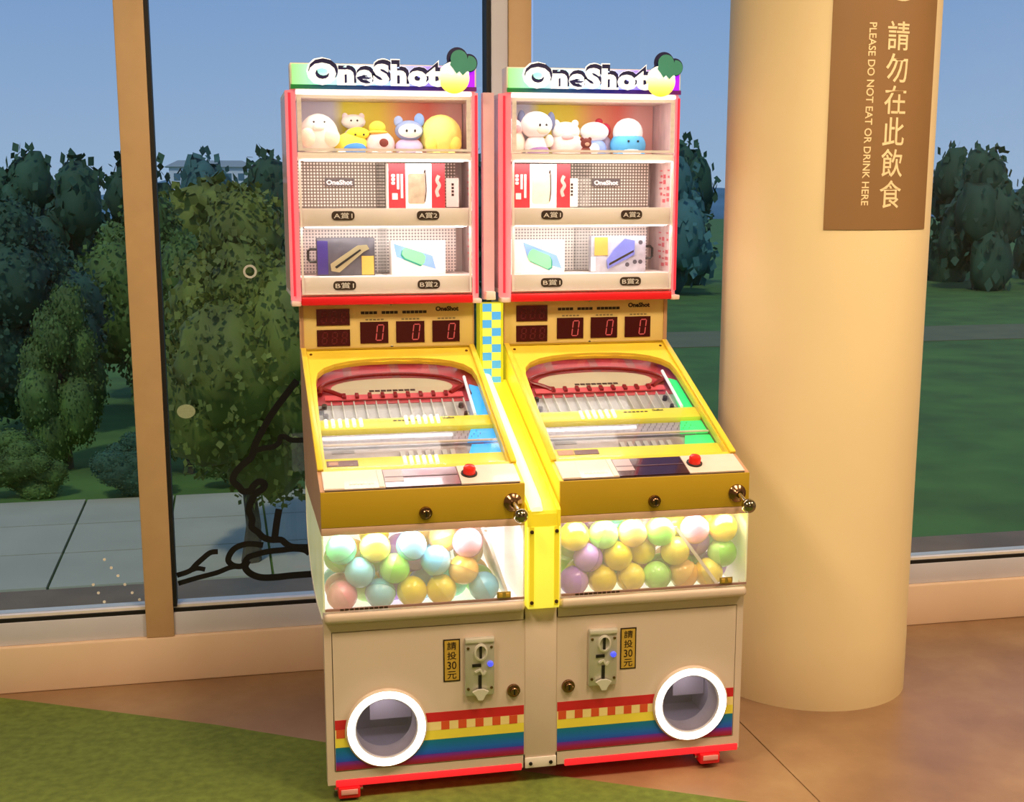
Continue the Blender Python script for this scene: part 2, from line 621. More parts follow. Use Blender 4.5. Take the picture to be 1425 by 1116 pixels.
# ------------------------------------------------------------------ the room
X0, X1, Y0, YW, H = -3.4, 3.4, -5.6, .95, 3.0
JX = .668                                                    # saw-cut joint in the floor
b = MB()
b.box(X0, JX - .002, Y0, YW + .3, -.12, 0)
b.box(JX + .002, X1, Y0, YW + .3, -.12, 0)
b.box(JX - .002, JX + .002, Y0, YW + .3, -.12, -.004)
struct(b.build('floor', M['floor'], smooth=False))
struct(MB().box(X0 - .1, X1 + .1, Y0 - .1, YW + .4, H, H + .2).build('ceiling', M['ceiling'], smooth=False))
struct(MB().box(X0 - .1, X0, Y0, YW + .4, -.12, H).build('wall_left', M['wall'], smooth=False))
struct(MB().box(X1, X1 + .1, Y0, YW + .4, -.12, H).build('wall_right', M['wall'], smooth=False))
struct(MB().box(X0, X1, Y0 - .1, Y0, -.12, H).build('wall_back', M['wall'], smooth=False))

# carpet edge runs slantwise over the floor and under the machines
cp = [(X0 + .02, 2.04 - .001), (-2.2, 1.34), (-1.8, .95 - .02)]
edge = [(-1.545, YW - .005), (-1.19, .752), (-.83, .556), (-.54, .373), (-.2, .168), (.2, -.06), (.62, -.30), (1.2, -.66), (2.0, -1.15)]
poly = [(X0 + .02, YW - .005)] + edge + [(2.6, -2.2), (2.8, Y0 + .02), (X0 + .02, Y0 + .02)]
car = MB().prism(poly, .0, .007).build('floor_carpet', M['turf'], smooth=False)
struct(car)

# curb under the glazing
cb = MB()
cb.box(X0, X1, YW, YW + .28, 0, .148, bev=.006)
struct(cb.build('trim_1', M['curb']))
sr = MB()
sr.box(X0, X1, YW + .018, YW + .10, .148, .222, bev=.004)
struct(sr.build('trim_2', M['grey_frame']))
struct(MB().box(X0, X1, YW + .022, YW + .095, .2221, .234).build('trim_3', M['gasket'], smooth=False))
struct(MB().box(X0, X1, YW + .03, YW + .09, .2341, .243).build('trim_4', M['white_print'], smooth=False))

# mullions and panes (one bay is 1.16 m)
bays = [-2.20, -1.037, .128, 1.29, 2.45]
for i, x in enumerate(bays):
    mb = MB()
    mb.box(x, x + (.085 if i != 2 else .072), YW + .002, YW + .10, .1485, H, bev=.003)
    mu = struct(mb.build('trim_%d' % (5 + i), M['mullion']))
    g = MB()
    if i == 2:
        g.box(x - .052, x - .001, YW + .012, YW + .09, .244, H)
        g.build('side_frame', M['grey_frame'], mu, smooth=False)
        MB().box(x - .066, x - .053, YW + .02, YW + .085, .244, H).build('gasket', M['gasket'], mu, smooth=False)
    else:
        g.box(x + .0852, x + .0972, YW + .008, YW + .085, .244, H)
        g.build('gasket', M['gasket'], mu, smooth=False)
xs = [X0] + bays + [X1]
for i in range(len(xs) - 1):
    a = xs[i] + (.09 if i else 0)
    c = xs[i + 1] - (.066 if i + 1 == 3 else 0)
    struct(MB().box(a, c, 1.000, 1.006, .243, H).build('window_%d' % (i + 1), M['glass'], smooth=False))

# round column with its notice
CC, CR = (1.02, .58), .30


def cyl_f(a, b_, c):
    """a = arc length to the right of -81.5 deg, b = height, c = out."""
    t = R(-81.5) + a / CR
    return (CC[0] + (CR + c) * math.cos(t), CC[1] + (CR + c) * math.sin(t), b_)


cb = MB()
prof = [(CR, 0), (CR, H)]
n = 96
for k in range(n):
    pass
rings = [[cb.bm.verts.new((CC[0] + r * math.cos(2 * math.pi * k / n), CC[1] + r * math.sin(2 * math.pi * k / n), z)) for k in range(n)]
         for r, z in ((CR + .0015, 0.0), (CR + .0015, .196), (CR, .2), (CR, H - .001))]
for A, B in zip(rings, rings[1:]):
    for k in range(n):
        cb.bm.faces.new([A[k], A[(k + 1) % n], B[(k + 1) % n], B[k]])
struct(cb.build('column', M['column']))
b = MB()
na, nb = 28, 2
a0, a1 = R(-117.1 + 81.5) * CR, R(-50.6 + 81.5) * CR
z0, z1 = 1.417, 2.26
rows = [[[b.bm.verts.new(cyl_f(a0 + (a1 - a0) * i / na, z, c)) for i in range(na + 1)] for z in (z0, z1)] for c in (.0005, .0025)]
for i in range(na):
    b.bm.faces.new([rows[1][0][i], rows[1][0][i + 1], rows[1][1][i + 1], rows[1][1][i]])
    b.bm.faces.new([rows[0][0][i], rows[0][1][i], rows[0][1][i + 1], rows[0][0][i + 1]])
    for j in (0, 1):
        b.bm.faces.new([rows[0][j][i], rows[0][j][i + 1], rows[1][j][i + 1], rows[1][j][i]])
for i in (0, na):
    b.bm.faces.new([rows[0][0][i], rows[1][0][i], rows[1][1][i], rows[0][1][i]])
sg = tag(b.build('notice_sign', M['sign_brown']), 'brown vinyl notice with cream lettering wrapped round the cream column', 'sign')
for k, ch in enumerate('請勿在此飲食'):
    text('letter', ch, .070, .076, cyl_f, 0, 1.937 - .0846 * k, .0026, M['sign_cream'], sg, bold=.006, ext=.0008)
text('english_line', 'PLEASE DO NOT EAT OR DRINK HERE', .486, .0205, cyl_f, R(-14.8) * CR, 1.7265, .0026, M['sign_cream'], sg, bold=.012, ext=.0008, rot=-math.pi / 2)
b = MB()
b.band(circle(.004, 2.105, .078, 40), circle(.004, 2.105, .066, 40), .0026, .0034, cyl_f)
b.build('icon_ring', M['sign_cream'], sg)

# ceiling lamps (recessed panels, above and behind the view)
for k, (x, y) in enumerate([(-1.7, -1.3), (.5, -1.3), (2.3, -1.0), (.3, -4.2)]):
    where = ['over the carpet', 'in front of the machines', 'near the column', 'at the back of the room'][k]
    t = thing('ceiling_lamp', 'square recessed warm ceiling lamp ' + where, 'lamp', (x, y, H), 'ceiling lamps')
    b = MB()
    b.band([(-.32, -.32), (.32, -.32), (.32, .32), (-.32, .32)], [(-.29, -.29), (.29, -.29), (.29, .29), (-.29, .29)], -.02, -.0005)
    b.build('frame', M['white_print'], t, smooth=False)
    MB().box(-.288, .288, -.288, .288, -.012, -.0006).build('diffuser', mat('lamp_diffuser', 'ffe6c0', .5, emit=1.6, ecol='ffd8a0'), t, smooth=False)
    area_light('lamp_light', (0, 0, -.03), .56, .56, LAMP_POWER * (.4 if k == 3 else 1), LAMP_COLOR, parent=t)

# ------------------------------------------------------------------ outside
GZ = -4.0
struct(MB().box(-700, 700, 1.4, 900, GZ - .5, GZ).build('ground_lawn', M['lawn'], smooth=False))
struct(MB().box(-8, 8, 1.28, 2.1, -.4, -.01).build('terrace_ledge', M['ledge'], smooth=False))
pv = MB()
for i in range(9):
    for j in range(3):
        x = -8.2 + i * 1.6
        y = 15.6 + j * 1.9
        pv.box(x + .02, x + 1.58, y + .02, y + 1.88, GZ + .001, GZ + .05 + .004 * ((i * 7 + j * 3) % 3))
struct(pv.build('ground_paving', M['paving'], smooth=False))
struct(MB().box(-60, 60, 43, 48.5, GZ + .001, GZ + .03).build('ground_path', M['path'], smooth=False))

_rng = random.Random(3)


def noise3(p):
    return (math.sin(p.x * 2.1 + 1.3) * math.sin(p.y * 2.7 + .4) * math.sin(p.z * 2.3 + 2.1)
            + .5 * math.sin(p.x * 5.3 + 2.) * math.sin(p.y * 4.7 + 1.) * math.sin(p.z * 6.1))


def crown_mesh(seed, blobs, leaves, leaf, sub=3, rag=.16):
    """A unit crown (radius about 1, height about 2, base at z=0): bumpy lobes with leaf sprays on them."""
    rg = random.Random(seed)
    bm = bmesh.new()
    lobes = []
    for k in range(blobs):
        t = k / max(1, blobs - 1)
        z = .35 + 1.3 * t
        rad = .62 * math.sin(math.pi * (.18 + .72 * t)) * rg.uniform(.55, 1)
        a = rg.uniform(0, 6.283)
        c = Vector((rad * math.cos(a), rad * math.sin(a), z + rg.uniform(-.12, .12)))
        r = rg.uniform(.34, .52) * (1 - .25 * t)
        lobes.append((c, r))
        g = bmesh.ops.create_icosphere(bm, subdivisions=sub, radius=1)
        off = Vector((rg.uniform(0, 9), rg.uniform(0, 9), rg.uniform(0, 9)))
        for v in g['verts']:
            d = v.co.normalized()
            v.co = c + d * r * (1 + rag * noise3(d * 3 + off) + rg.uniform(-.07, .07))
    for k in range(leaves):
        c, r = lobes[rg.randrange(len(lobes))]
        d = Vector((rg.gauss(0, 1), rg.gauss(0, 1), rg.gauss(0, 1))).normalized()
        p = c + d * r * rg.uniform(.95, 1.2)
        q = Vector((rg.gauss(0, 1), rg.gauss(0, 1), rg.gauss(0, 1))).normalized()
        s = d.cross(q)
        if s.length < .1:
            continue
        s.normalize()
        l = leaf * rg.uniform(.6, 1.3)
        w = l * .45
        tip = (d * .6 + q * .8).normalized()
        bm.faces.new([bm.verts.new(p), bm.verts.new(p + tip * l * .5 + s * w), bm.verts.new(p + tip * l), bm.verts.new(p + tip * l * .5 - s * w)])
    me = bpy.data.meshes.new('crown')
    bm.to_mesh(me)
    bm.free()
    me.shade_smooth()
    return me


CROWN_NEAR = [crown_mesh(s, 13, 9000, .055) for s in (1, 2)]
CROWN_FAR = [crown_mesh(s, 9, 500, .16, sub=2, rag=.22) for s in (11, 12, 13)]


def tree(name, label, loc, height, rad, clear, crown, material, group=None):
    """Trunk from the ground up to inside the crown; clear = height of the bare trunk."""
    t = thing(name, label, 'tree', loc, group)
    tr = MB()
    r = max(.09, rad * .06)
    top = clear + (height - clear) * .6
    tr.tube([(0, 0, 0), (.03 * rad, 0, clear * .5), (0, .04 * rad, clear), (-.05 * rad, 0, top)], [r * 1.4, r, r * .85, r * .4], 8)
    tr.build('trunk', M['bark'], t)
    me = crown.copy()
    me.materials.clear()
    me.materials.append(material)
    c = link('crown', me, None, t)
    c.location = (0, 0, clear - .25 * (height - clear) * .3)
    c.scale = (rad, rad, (height - clear) / 1.85)
    c.rotation_euler.z = _rng.uniform(0, 6.28)
    return t


tree('broadleaf_tree', 'large olive green tree outside the window, trunk rising from grey paving', (-.50, 16.4, GZ), 5.7, 1.9, 1.25, CROWN_NEAR[0], M['leaf_olive'])
tree('broadleaf_tree', 'olive tree behind the large one, left of the red cabinet frame', (1.9, 27, GZ), 5.9, 2.2, 1.2, CROWN_NEAR[1], M['leaf_olive'])
tree('broadleaf_tree', 'green tree beside the tan mullion, seen in the wide pane', (-1.6, 23.5, GZ), 4.6, 1.4, .9, CROWN_NEAR[1], M['leaf_green'])
tree('broadleaf_tree', 'dark tree seen through the leftmost pane', (-5.3, 28.6, GZ), 5.6, 2.2, .8, CROWN_NEAR[0], M['leaf_dark'])
tree('broadleaf_tree', 'bright green bushy tree low in the leftmost pane', (-4.1, 24.6, GZ), 3.6, 1.0, .5, CROWN_NEAR[1], M['leaf_green'])
tree('broadleaf_tree', 'mid green tree filling the gap behind the tan mullion', (-3.0, 34, GZ), 5.8, 2.4, .5, CROWN_NEAR[0], M['leaf_green'])
tree('broadleaf_tree', 'shadowy tree behind the olive crown near the cabinet', (4.6, 33, GZ), 5.6, 2.2, .5, CROWN_NEAR[1], M['leaf_dark'])
tree('broadleaf_tree', 'far left dark tree at the window edge', (-8.6, 33, GZ), 5.6, 2.4, .5, CROWN_NEAR[1], M['leaf_dark'])
for k, x in enumerate((-6.6, -4.6, -2.6, -.6, 1.4, 3.4)):
    hb_ = thing('clipped_shrub', 'round clipped shrub, %s from the left in the row behind the paving' % ORD[k], 'shrub', (x, 21.6 + .3 * (k % 2), GZ), 'shrubs behind the paving')
    me = CROWN_NEAR[k % 2].copy()
    me.materials.clear()
    me.materials.append(M['leaf_green'] if k % 2 else M['leaf_dark'])
    c_ = link('foliage', me, None, hb_)
    c_.scale = (.85, .6, .62)
tree('cypress_tree', 'slim pale green tree rising above the olive crown', (1.15, 36, GZ), 6.0, 1.0, .6, CROWN_FAR[1], M['leaf_green'])
tree('broadleaf_tree', 'ochre tinged tree at the far edge of the lawn', (-.6, 52, GZ), 6.4, 3.2, 1., CROWN_FAR[0], M['leaf_olive'])
for k in range(26):
    x, y = (-29 + 6.8 * (k // 2), 70) if k % 2 == 0 else (-25.6 + 6.8 * (k // 2), 78)
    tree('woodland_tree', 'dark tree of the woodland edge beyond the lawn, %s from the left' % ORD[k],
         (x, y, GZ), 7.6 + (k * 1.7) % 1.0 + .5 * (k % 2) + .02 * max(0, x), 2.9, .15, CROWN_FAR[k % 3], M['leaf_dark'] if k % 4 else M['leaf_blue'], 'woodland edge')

hb = MB()
prev = None
for k in range(61):
    x = -260 + k * 11
    hgt = 11 + 4 * math.sin(k * .31) + 2.4 * math.sin(k * .83 + 1)
    row = [hb.bm.verts.new((x, 380 + dy, GZ + hh * hgt)) for dy, hh in ((0, 0), (30, .55), (70, .92), (120, 1), (220, 0))]
    if prev:
        for i in range(4):
            hb.bm.faces.new([prev[i], row[i], row[i + 1], prev[i + 1]])
    prev = row
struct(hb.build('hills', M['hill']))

fb = thing('distant_building', 'long white building on the horizon beside the tan mullion', 'building', (-2.5, 300, GZ))
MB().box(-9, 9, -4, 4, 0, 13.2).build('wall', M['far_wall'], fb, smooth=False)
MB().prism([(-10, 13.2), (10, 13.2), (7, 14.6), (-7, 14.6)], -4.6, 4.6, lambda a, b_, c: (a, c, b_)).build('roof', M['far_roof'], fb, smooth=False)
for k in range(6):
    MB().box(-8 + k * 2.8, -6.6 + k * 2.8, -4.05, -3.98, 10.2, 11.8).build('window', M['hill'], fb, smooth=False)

# drawings, stickers and a painted lamp reflection on the panes
strokes = [
    [(-0.543, 0.945), (-0.575, 0.905), (-0.603, 0.87), (-0.631, 0.831), (-0.654, 0.791), (-0.677, 0.751), (-0.692, 0.706), (-0.723, 0.68), (-0.746, 0.654), (-0.752, 0.631), (-0.735, 0.612), (-0.722, 0.596), (-0.7, 0.597), (-0.691, 0.61), (-0.673, 0.625), (-0.655, 0.618), (-0.66, 0.602), (-0.683, 0.587), (-0.697, 0.565), (-0.707, 0.533), (-0.697, 0.504), (-0.7, 0.479), (-0.681, 0.461), (-0.665, 0.443), (-0.641, 0.433), (-0.609, 0.431), (-0.593, 0.417), (-0.569, 0.405), (-0.5, 0.401)],
    [(-0.682, 0.724), (-0.656, 0.732), (-0.625, 0.735), (-0.605, 0.748), (-0.6, 0.766), (-0.584, 0.765), (-0.562, 0.754), (-0.5, 0.754)],
    [(-0.612, 0.533), (-0.619, 0.499), (-0.626, 0.457), (-0.629, 0.436)],
    [(-0.666, 0.417), (-0.71, 0.424), (-0.747, 0.416), (-0.768, 0.398), (-0.777, 0.373), (-0.761, 0.355), (-0.733, 0.353), (-0.716, 0.378), (-0.691, 0.387), (-0.651, 0.395), (-0.61, 0.397), (-0.569, 0.399), (-0.536, 0.393), (-0.52, 0.38)],
    [(-0.716, 0.369), (-0.725, 0.348), (-0.71, 0.326), (-0.678, 0.311), (-0.633, 0.308), (-0.572, 0.311), (-0.45, 0.312)],
    [(-0.737, 0.353), (-0.774, 0.349), (-0.814, 0.335), (-0.875, 0.322), (-0.935, 0.307)],
    [(-0.808, 0.404), (-0.832, 0.402), (-0.856, 0.384), (-0.877, 0.366), (-0.898, 0.346), (-0.938, 0.334)],
    [(-0.898, 0.346), (-0.874, 0.353), (-0.85, 0.348)]]


def smooth_line(p, k=4):
    out = []
    for i in range(len(p) - 1):
        p0, p1, p2, p3 = p[max(i - 1, 0)], p[i], p[i + 1], p[min(i + 2, len(p) - 1)]
        for j in range(k):
            t = j / k
            out.append(tuple(.5 * (2 * p1[q] + (p2[q] - p0[q]) * t + (2 * p0[q] - 5 * p1[q] + 4 * p2[q] - p3[q]) * t * t
                                   + (3 * p1[q] - p0[q] - 3 * p2[q] + p3[q]) * t ** 3) for q in (0, 1)))
    out.append(p[-1])
    return out


def ribbon(mb, pts, w, f, c0, c1):
    pts = smooth_line(pts)
    L, Rr = [], []
    for i, p in enumerate(pts):
        q0, q1 = pts[max(i - 1, 0)], pts[min(i + 1, len(pts) - 1)]
        dx, dy = q1[0] - q0[0], q1[1] - q0[1]
        l = math.hypot(dx, dy) or 1
        nx, ny = -dy / l * w / 2, dx / l * w / 2
        L.append((p[0] + nx, p[1] + ny))
        Rr.append((p[0] - nx, p[1] - ny))
    mb.band(L, Rr, c0, c1, f, closed=False)


gf = front(.9998)
dec = thing('line_drawing', 'black vinyl line drawing on the window beside the left machine', 'decal', (0, 0, 0))
for i, s in enumerate(strokes):
    b = MB()
    ribbon(b, s, (.021, .017, .022, .019, .022, .016, .017, .015)[i], gf, .0002 + i * .00012, .0008 + i * .00012)
    b.build('stroke', M['decal'], dec, smooth=False)
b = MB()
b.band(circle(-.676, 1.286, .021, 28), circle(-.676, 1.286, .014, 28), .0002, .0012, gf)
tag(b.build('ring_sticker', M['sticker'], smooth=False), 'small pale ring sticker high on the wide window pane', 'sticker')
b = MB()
b.prism(circle(-.886, .858, .028, 28, .78), .0002, .0012, gf)  # lamp reflection in the pane, made as a pale oval disc
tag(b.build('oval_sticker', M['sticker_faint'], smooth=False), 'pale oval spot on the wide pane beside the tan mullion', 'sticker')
dots = thing('dot_sticker', 'white dots in a chevron low on the leftmost pane', 'sticker', (0, 0, 0))
for x, z in [(-1.155, .399), (-1.136, .371), (-1.117, .344), (-1.098, .314), (-1.077, .286), (-1.056, .262), (-1.193, .32), (-1.179, .292), (-1.163, .262)]:
    MB().prism(circle(x, z, .0048, 10), .0002, .0012, gf).build('dot', M['white_print'], dots, smooth=False)

# ------------------------------------------------------------------ the machines


def pf(a, b_, c):
    """Playfield plane: a = sideways, b = up the slope from its front edge, c = out of it."""
    return (a, .0835 + .9203 * b_ - .3912 * c, .8395 + .3912 * b_ + .9203 * c)


def st(a, b_, c):
    """Control strip plane between apron and playfield."""
    return (a, -.0057 + .946 * b_ - .3236 * c, .809 + .3236 * b_ + .946 * c)


def seven_seg(mb, a, b_, w, h, th, f, c0, c1, segs='abcdef', slant=.12):
    q = {'a': ((0, h), (w, h)), 'b': ((w, h), (w, h / 2)), 'c': ((w, h / 2), (w, 0)), 'd': ((w, 0), (0, 0)), 'e': ((0, 0), (0, h / 2)),
         'f': ((0, h / 2), (0, h)), 'g': ((0, h / 2), (w, h / 2))}
    for s in segs:
        (x0, y0), (x1, y1) = q[s]
        dx, dy = x1 - x0, y1 - y0
        l = math.hypot(dx, dy)
        ux, uy = dx / l, dy / l
        g = th * .75
        pts = []
        for (t, o) in ((g, th / 2), (l - g, th / 2), (l - g * .4, 0), (l - g, -th / 2), (g, -th / 2), (g * .4, 0)):
            X, Y = x0 + ux * t - uy * o, y0 + uy * t + ux * o
            pts.append((a + X + slant * Y, b_ + Y))
        mb.prism(pts, c0, c1, f)


def lock(parent, f, a, b_, r=.018, c=0.):
    k = MB()
    k.lathe([(r, c), (r, c + .004), (r * .92, c + .007), (r * .62, c + .008), (r * .6, c + .013), (r * .5, c + .0145), (0, c + .0145)], a, b_, f, 28)
    o = k.build('lock', M['dark_chrome'], parent)
    MB().box(a - r * .12, a + r * .12, b_ - r * .38, b_ + r * .38, c + .0146, c + .0156, f=f).build('keyhole', M['black'], o, smooth=False)
    return o


def make_machine(side):
    left = side < 0
    cx = .297 * side
    label = ('left of the twin prize pinball machines, with a blue lit launch lane' if left
             else 'right of the twin prize pinball machines, with a green lit launch lane')
    T = thing('prize_pinball_machine', label, 'arcade machine', (cx, 0, 0), 'twin prize pinball machines')
    # outer (room side) end is -0.253*s... unit runs from u_out to u_in
    if left:
        ua, ub = -.253, .252
        da, db = -.2328, .2537
    else:
        ua, ub = -.252, .253
        da, db = -.2537, .2328
    so_ = -1 if left else 1                       # direction of the outer side
    ff = front(0)

    # --- lower cabinet
    b = MB()
    outer = [(ua, .05), (ub, .05), (ub, .487), (ua, .487)]
    inner = [(da - .002, .0856), (db + .002, .0856), (db + .002, .4523), (da - .002, .4523)]
    b.band(outer, inner, -.03, .001, ff)
    b.box(ua + (.075 if left else .01), ub - (.01 if left else .075), .2005, .60, .052, .46)
    b.box(ua + .012, ub - .012, .0302, .2, .052, .060)
    b.build('lower_cabinet', M['paint'], T, smooth=False)
    MB().box(ua + (.08 if left else .012), ub - (.012 if left else .08), .665, .86, .06, 1.20).build('rear_column', M['paint'], T, smooth=False)
    b = MB()
    b.band([(da - .0019, .0857), (db + .0019, .0857), (db + .0019, .4522), (da - .0019, .4522)], [(da + .02, .108), (db - .02, .108), (db - .02, .43), (da + .02, .43)], -.029, -.013, ff)
    b.build('door_gap', M['seam'], T, smooth=False)
    dz0, dz1 = .0876, .4503
    ru, rz = (-.103, .194) if left else (.110, .190)
    # door with round opening: strips around a circle
    b = MB()
    N = 48
    cir = circle(ru, rz, .078, N)
    outl = []
    for (x, z) in cir:
        dx, dz = x - ru, z - rz
        k = min(((db - ru) / dx if dx > 0 else (da - ru) / dx) if abs(dx) > 1e-9 else 1e9, ((dz1 - rz) / dz if dz > 0 else (dz0 - rz) / dz) if abs(dz) > 1e-9 else 1e9)
        outl.append([ru + dx * k, rz + dz * k])
    for cxn, czn in ((da, dz0), (db, dz0), (db, dz1), (da, dz1)):
        i = min(range(N), key=lambda q: (outl[q][0] - cxn) ** 2 + (outl[q][1] - czn) ** 2)
        outl[i] = [cxn, czn]
    b.band(outl, cir, -.012, .002, ff)
    door = b.build('door', M['paint'], T, smooth=False)
    # printed rainbow band, cut round by the ring light
    bands = [('red_stripe', .1975, .2225, mat('red_stripe_print', 'c8202a', .4)), ('yellow_stripe', .150, .1745, mat('yellow_stripe_print', 'f0e04c', .4)),
             ('cream_stripe', .1748, .1972, mat('cream_stripe_print', 'f2dc96', .4)),
             ('blue_stripe', .1115, .1497, ramp_mat('blue_stripe_print', [(0, '2a50c8'), (.3, '1668c8'), (1, '0a7890')], 'Z', .1115, .15)),
             ('purple_stripe', .0885, .1112, ramp_mat('purple_stripe_print', [(0, 'a0182c'), (.45, '9a1c5a'), (1, '6a2cb0')], 'Z', .0885, .111))]
    RR = .1

    def half(z):
        return math.sqrt(max(0, RR * RR - (z - rz) ** 2))
    for nm, a, c, mm in bands:
        zs = [a + (c - a) * k / 8 for k in range(9)]
        for p in ([(da + .001, a)] + [(ru - half(z), z) for z in zs] + [(da + .001, c)], [(db - .001, c)] + [(ru + half(z), z) for z in reversed(zs)] + [(db - .001, a)]):
            if abs(p[0][0] - p[1][0]) < .003 or (p[0][0] - ru) * (p[1][0] - p[0][0]) > 0:
                continue
            MB().prism(p, .0021, .0028, ff).build(nm, mm, door, smooth=False)
    sq = mat('orange_square_print', 'd8542e', .4)
    k = 0
    while True:
        x0 = da + .004 + .0443 * k
        k += 1
        if x0 > db - .004:
            break
        x1 = min(x0 + .021, db - .001)
        if x0 < ru + RR and x1 > ru - RR:
            continue
        MB().box(x0, x1, -.0033, -.0028, .1750, .1972).build('check_square', sq, door, smooth=False)
    # ring light and porthole
    b = MB()
    b.lathe([(.0985, .002), (.1035, .002), (.1035, .008), (.100, .0115), (.0985, .012)], ru, rz, ff, 64)
    b.build('ring_rim', M['paint'], T)
    b = MB()
    b.lathe([(.0985, .0021), (.0985, .0135), (.094, .0165), (.086, .0165), (.0815, .0135), (.0815, .0021)], ru, rz, ff, 64)
    b.build('ring_light', M['ring_led'], T, label='glowing white ring round the prize chute')
    b = MB()
    b.lathe([(.0812, .010), (.079, .011), (.0765, .008), (.0765, -.05), (.074, -.055), (.074, -.0555)], ru, rz, ff, 64)
    b.build('chute_collar', mat('pale_grey_collar', 'b4aeb2', .35), T)
    b = MB()
    b.lathe([(.0755, .006), (.0755, .004), (0, .004)], ru, rz, ff, 48)
    b.build('chute_glass', clear_mat('smoked_chute_glass', 'cfc6cf', .06, .4, .04, haze=.12, haze_col='8a8490'), T)
    b = MB()
    b.box(ru - .085, ru + .085, .0303, .19, rz - .085, rz - .080)
    b.box(ru - .085, ru + .085, .19, .195, rz - .085, rz + .085)
    b.box(ru - .085, ru - .080, .0303, .19, rz - .08, rz + .085)
    b.box(ru + .080, ru + .085, .0303, .19, rz - .08, rz + .085)
    b.build('chute_box', mat('mauve_grey_chute', 'a59eb0', .5), T, smooth=False)
    MB().box(ru - .03 if left else ru - .01, ru + .078, .10, .104, rz - .02, rz + .08).build('chute_flap', mat('grey_chute_flap', 'c4bcc8', .35), T, smooth=False)
    area_light('chute_light', (ru, .045, rz + .068), .07, .02, .10, (1, .97, .95), rot=(R(25), 0, 0), parent=T)  # added light standing in for the ring's glow inside the chute

    # --- coin mechanism
    cu, cz0, cz1 = (.1355, .262, .417) if left else (-.134, .262, .416)
    b = MB()
    b.box(cu - .0385, cu + .0385, -.014, -.002, cz0, cz1, bev=.004)
    cm = b.build('coin_mechanism', M['zinc'], T)
    MB().box(cu - .037, cu + .037, -.018, -.0141, cz1 - .013, cz1 - .001, bev=.002).build('top_lip', M['bright_metal'], cm)
    cf = front(-.0141)
    b = MB()
    b.lathe([(.017, 0), (.017, .006), (.013, .0075), (.0128, 0)], cu + .002, cz1 - .038, cf, 32, 1., 1.35)
    b.build('slot_bezel', M['bright_metal'], cm)
    MB().box(cu - .001, cu + .005, cz1 - .054, cz1 - .022, .0003, .004, f=cf).build('coin_slot', M['black'], cm, smooth=False)
    MB().box(cu - .02, cu + .003, cz0 + .078, cz0 + .086, .0003, .003, f=cf).build('reject_slot', M['black'], cm, smooth=False)
    b = MB()
    b.lathe([(.0075, 0), (.0075, .003), (.005, .006), (0, .007)], cu + .027, cz0 + .084, cf, 20)
    b.build('indicator', M['blue_led'], cm, label='blue glowing indicator')
    b = MB()
    ribbon(b, [(cu - .012, cz0 + .064), (cu, cz0 + .070), (cu + .008, cz0 + .058), (cu + .014, cz0 + .066)], .005, cf, .0003, .004)
    b.build('lever', M['bright_metal'], cm, smooth=False)
    MB().box(cu - .004, cu + .004, cz0 + .014, cz0 + .056, .0003, .003, f=cf).build('return_slot', M['black'], cm, smooth=False)
    b = MB()
    b.prism([(cu - .021, cz0 + .014), (cu - .008, cz0 + .02), (cu + .008, cz0 + .02), (cu + .021, cz0 + .014), (cu + .012, cz0 + .004), (cu + .006, cz0 - .008), (cu - .006, cz0 - .008), (cu - .012, cz0 + .004)], .0035, .011, cf)
    b.build('return_cup', M['bright_metal'], cm, smooth=False)
    for dx, dz in ((-.03, .02), (.03, .02), (-.03, .128), (.03, .128)):
        k = MB()
        k.lathe([(.004, 0), (.0036, .002), (0, .0028)], cu + dx, cz0 + dz, cf, 12)
        k.build('rivet', M['dark_chrome'], cm)
    # price sticker
    pu = -.2315 + .297 if left else .2335 - .297
    pz = .358 if left else .3545
    b = MB()
    b.box(pu - .0215, pu + .0215, -.0032, -.0021, pz - .056, pz + .056)
    ps = b.build('price_sticker', M['ink'], T, smooth=False)
    MB().box(pu - .0182, pu + .0182, -.0036, -.0032, pz - .0525, pz + .0525).build('sticker_face', M['gold_sticker'], ps, smooth=False)
    for k, ch in enumerate(('請', '投', '30', '元')):
        text('character', ch, .0235, .0205, front(-.0036), pu, pz + .0385 - k * .0257, .0001, M['ink'], ps, bold=.006, ext=.0004)
    lock(T, ff, .225 if left else -.224, .265, .0175, .002)
    for (a, c) in ((ua + .004, .045), (ub - .004, .045)):
        pass
    # red base strip and feet
    MB().box(ua + .02, ub - .004, -.004, .05, .044, .063, bev=.003).build('base_strip', M['base_red'], T)
    fu = -.2 if left else .17
    for (x, y) in ((fu, .035), (-fu * .8, .45), (fu * .6, .5)):
        b = MB()
        b.box(x - .028, x + .028, y - .045, y + .02, .014, .0435, bev=.005)
        ft = b.build('foot', M['red_trim'], T)
        MB().box(x - .021, x + .021, y - .0475, y - .0452, .026, .040, bev=.001).build('foot_plate', mat('pink_foot_plate', 'f0a8a8', .4), ft)
        k = MB()
        k.tube([(x, y, 0), (x, y, .0139)], .017, 18)
        k.build('foot_pad', M['black'], ft)
        k = MB()
        k.tube([(x - .036, y - .02, .03), (x + .036, y - .02, .03)], .005, 10)
        k.build('axle_bolt', M['chrome'], ft)

    # --- tray ledge
    b = MB()
    b.box(ua, ub, -.024, .03, .479, .507, bev=.011, seg=4)
    b.build('tray_ledge', M['paint'], T)
    # --- capsule bin
    zb0, zb1 = .508, .700
    b = MB()
    b.box(ua + .001, ub - .001, -.0165, -.0125, zb0, zb1)
    b.build('bin_front', M['bin_acrylic'], T, smooth=False)
    ou = ua if left else ub
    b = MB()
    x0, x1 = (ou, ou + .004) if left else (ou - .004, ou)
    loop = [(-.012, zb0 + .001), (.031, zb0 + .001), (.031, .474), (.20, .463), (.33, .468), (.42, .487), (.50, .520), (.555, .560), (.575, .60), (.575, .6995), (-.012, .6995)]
    sf_ = lambda a, b_, c: (c, a, b_)
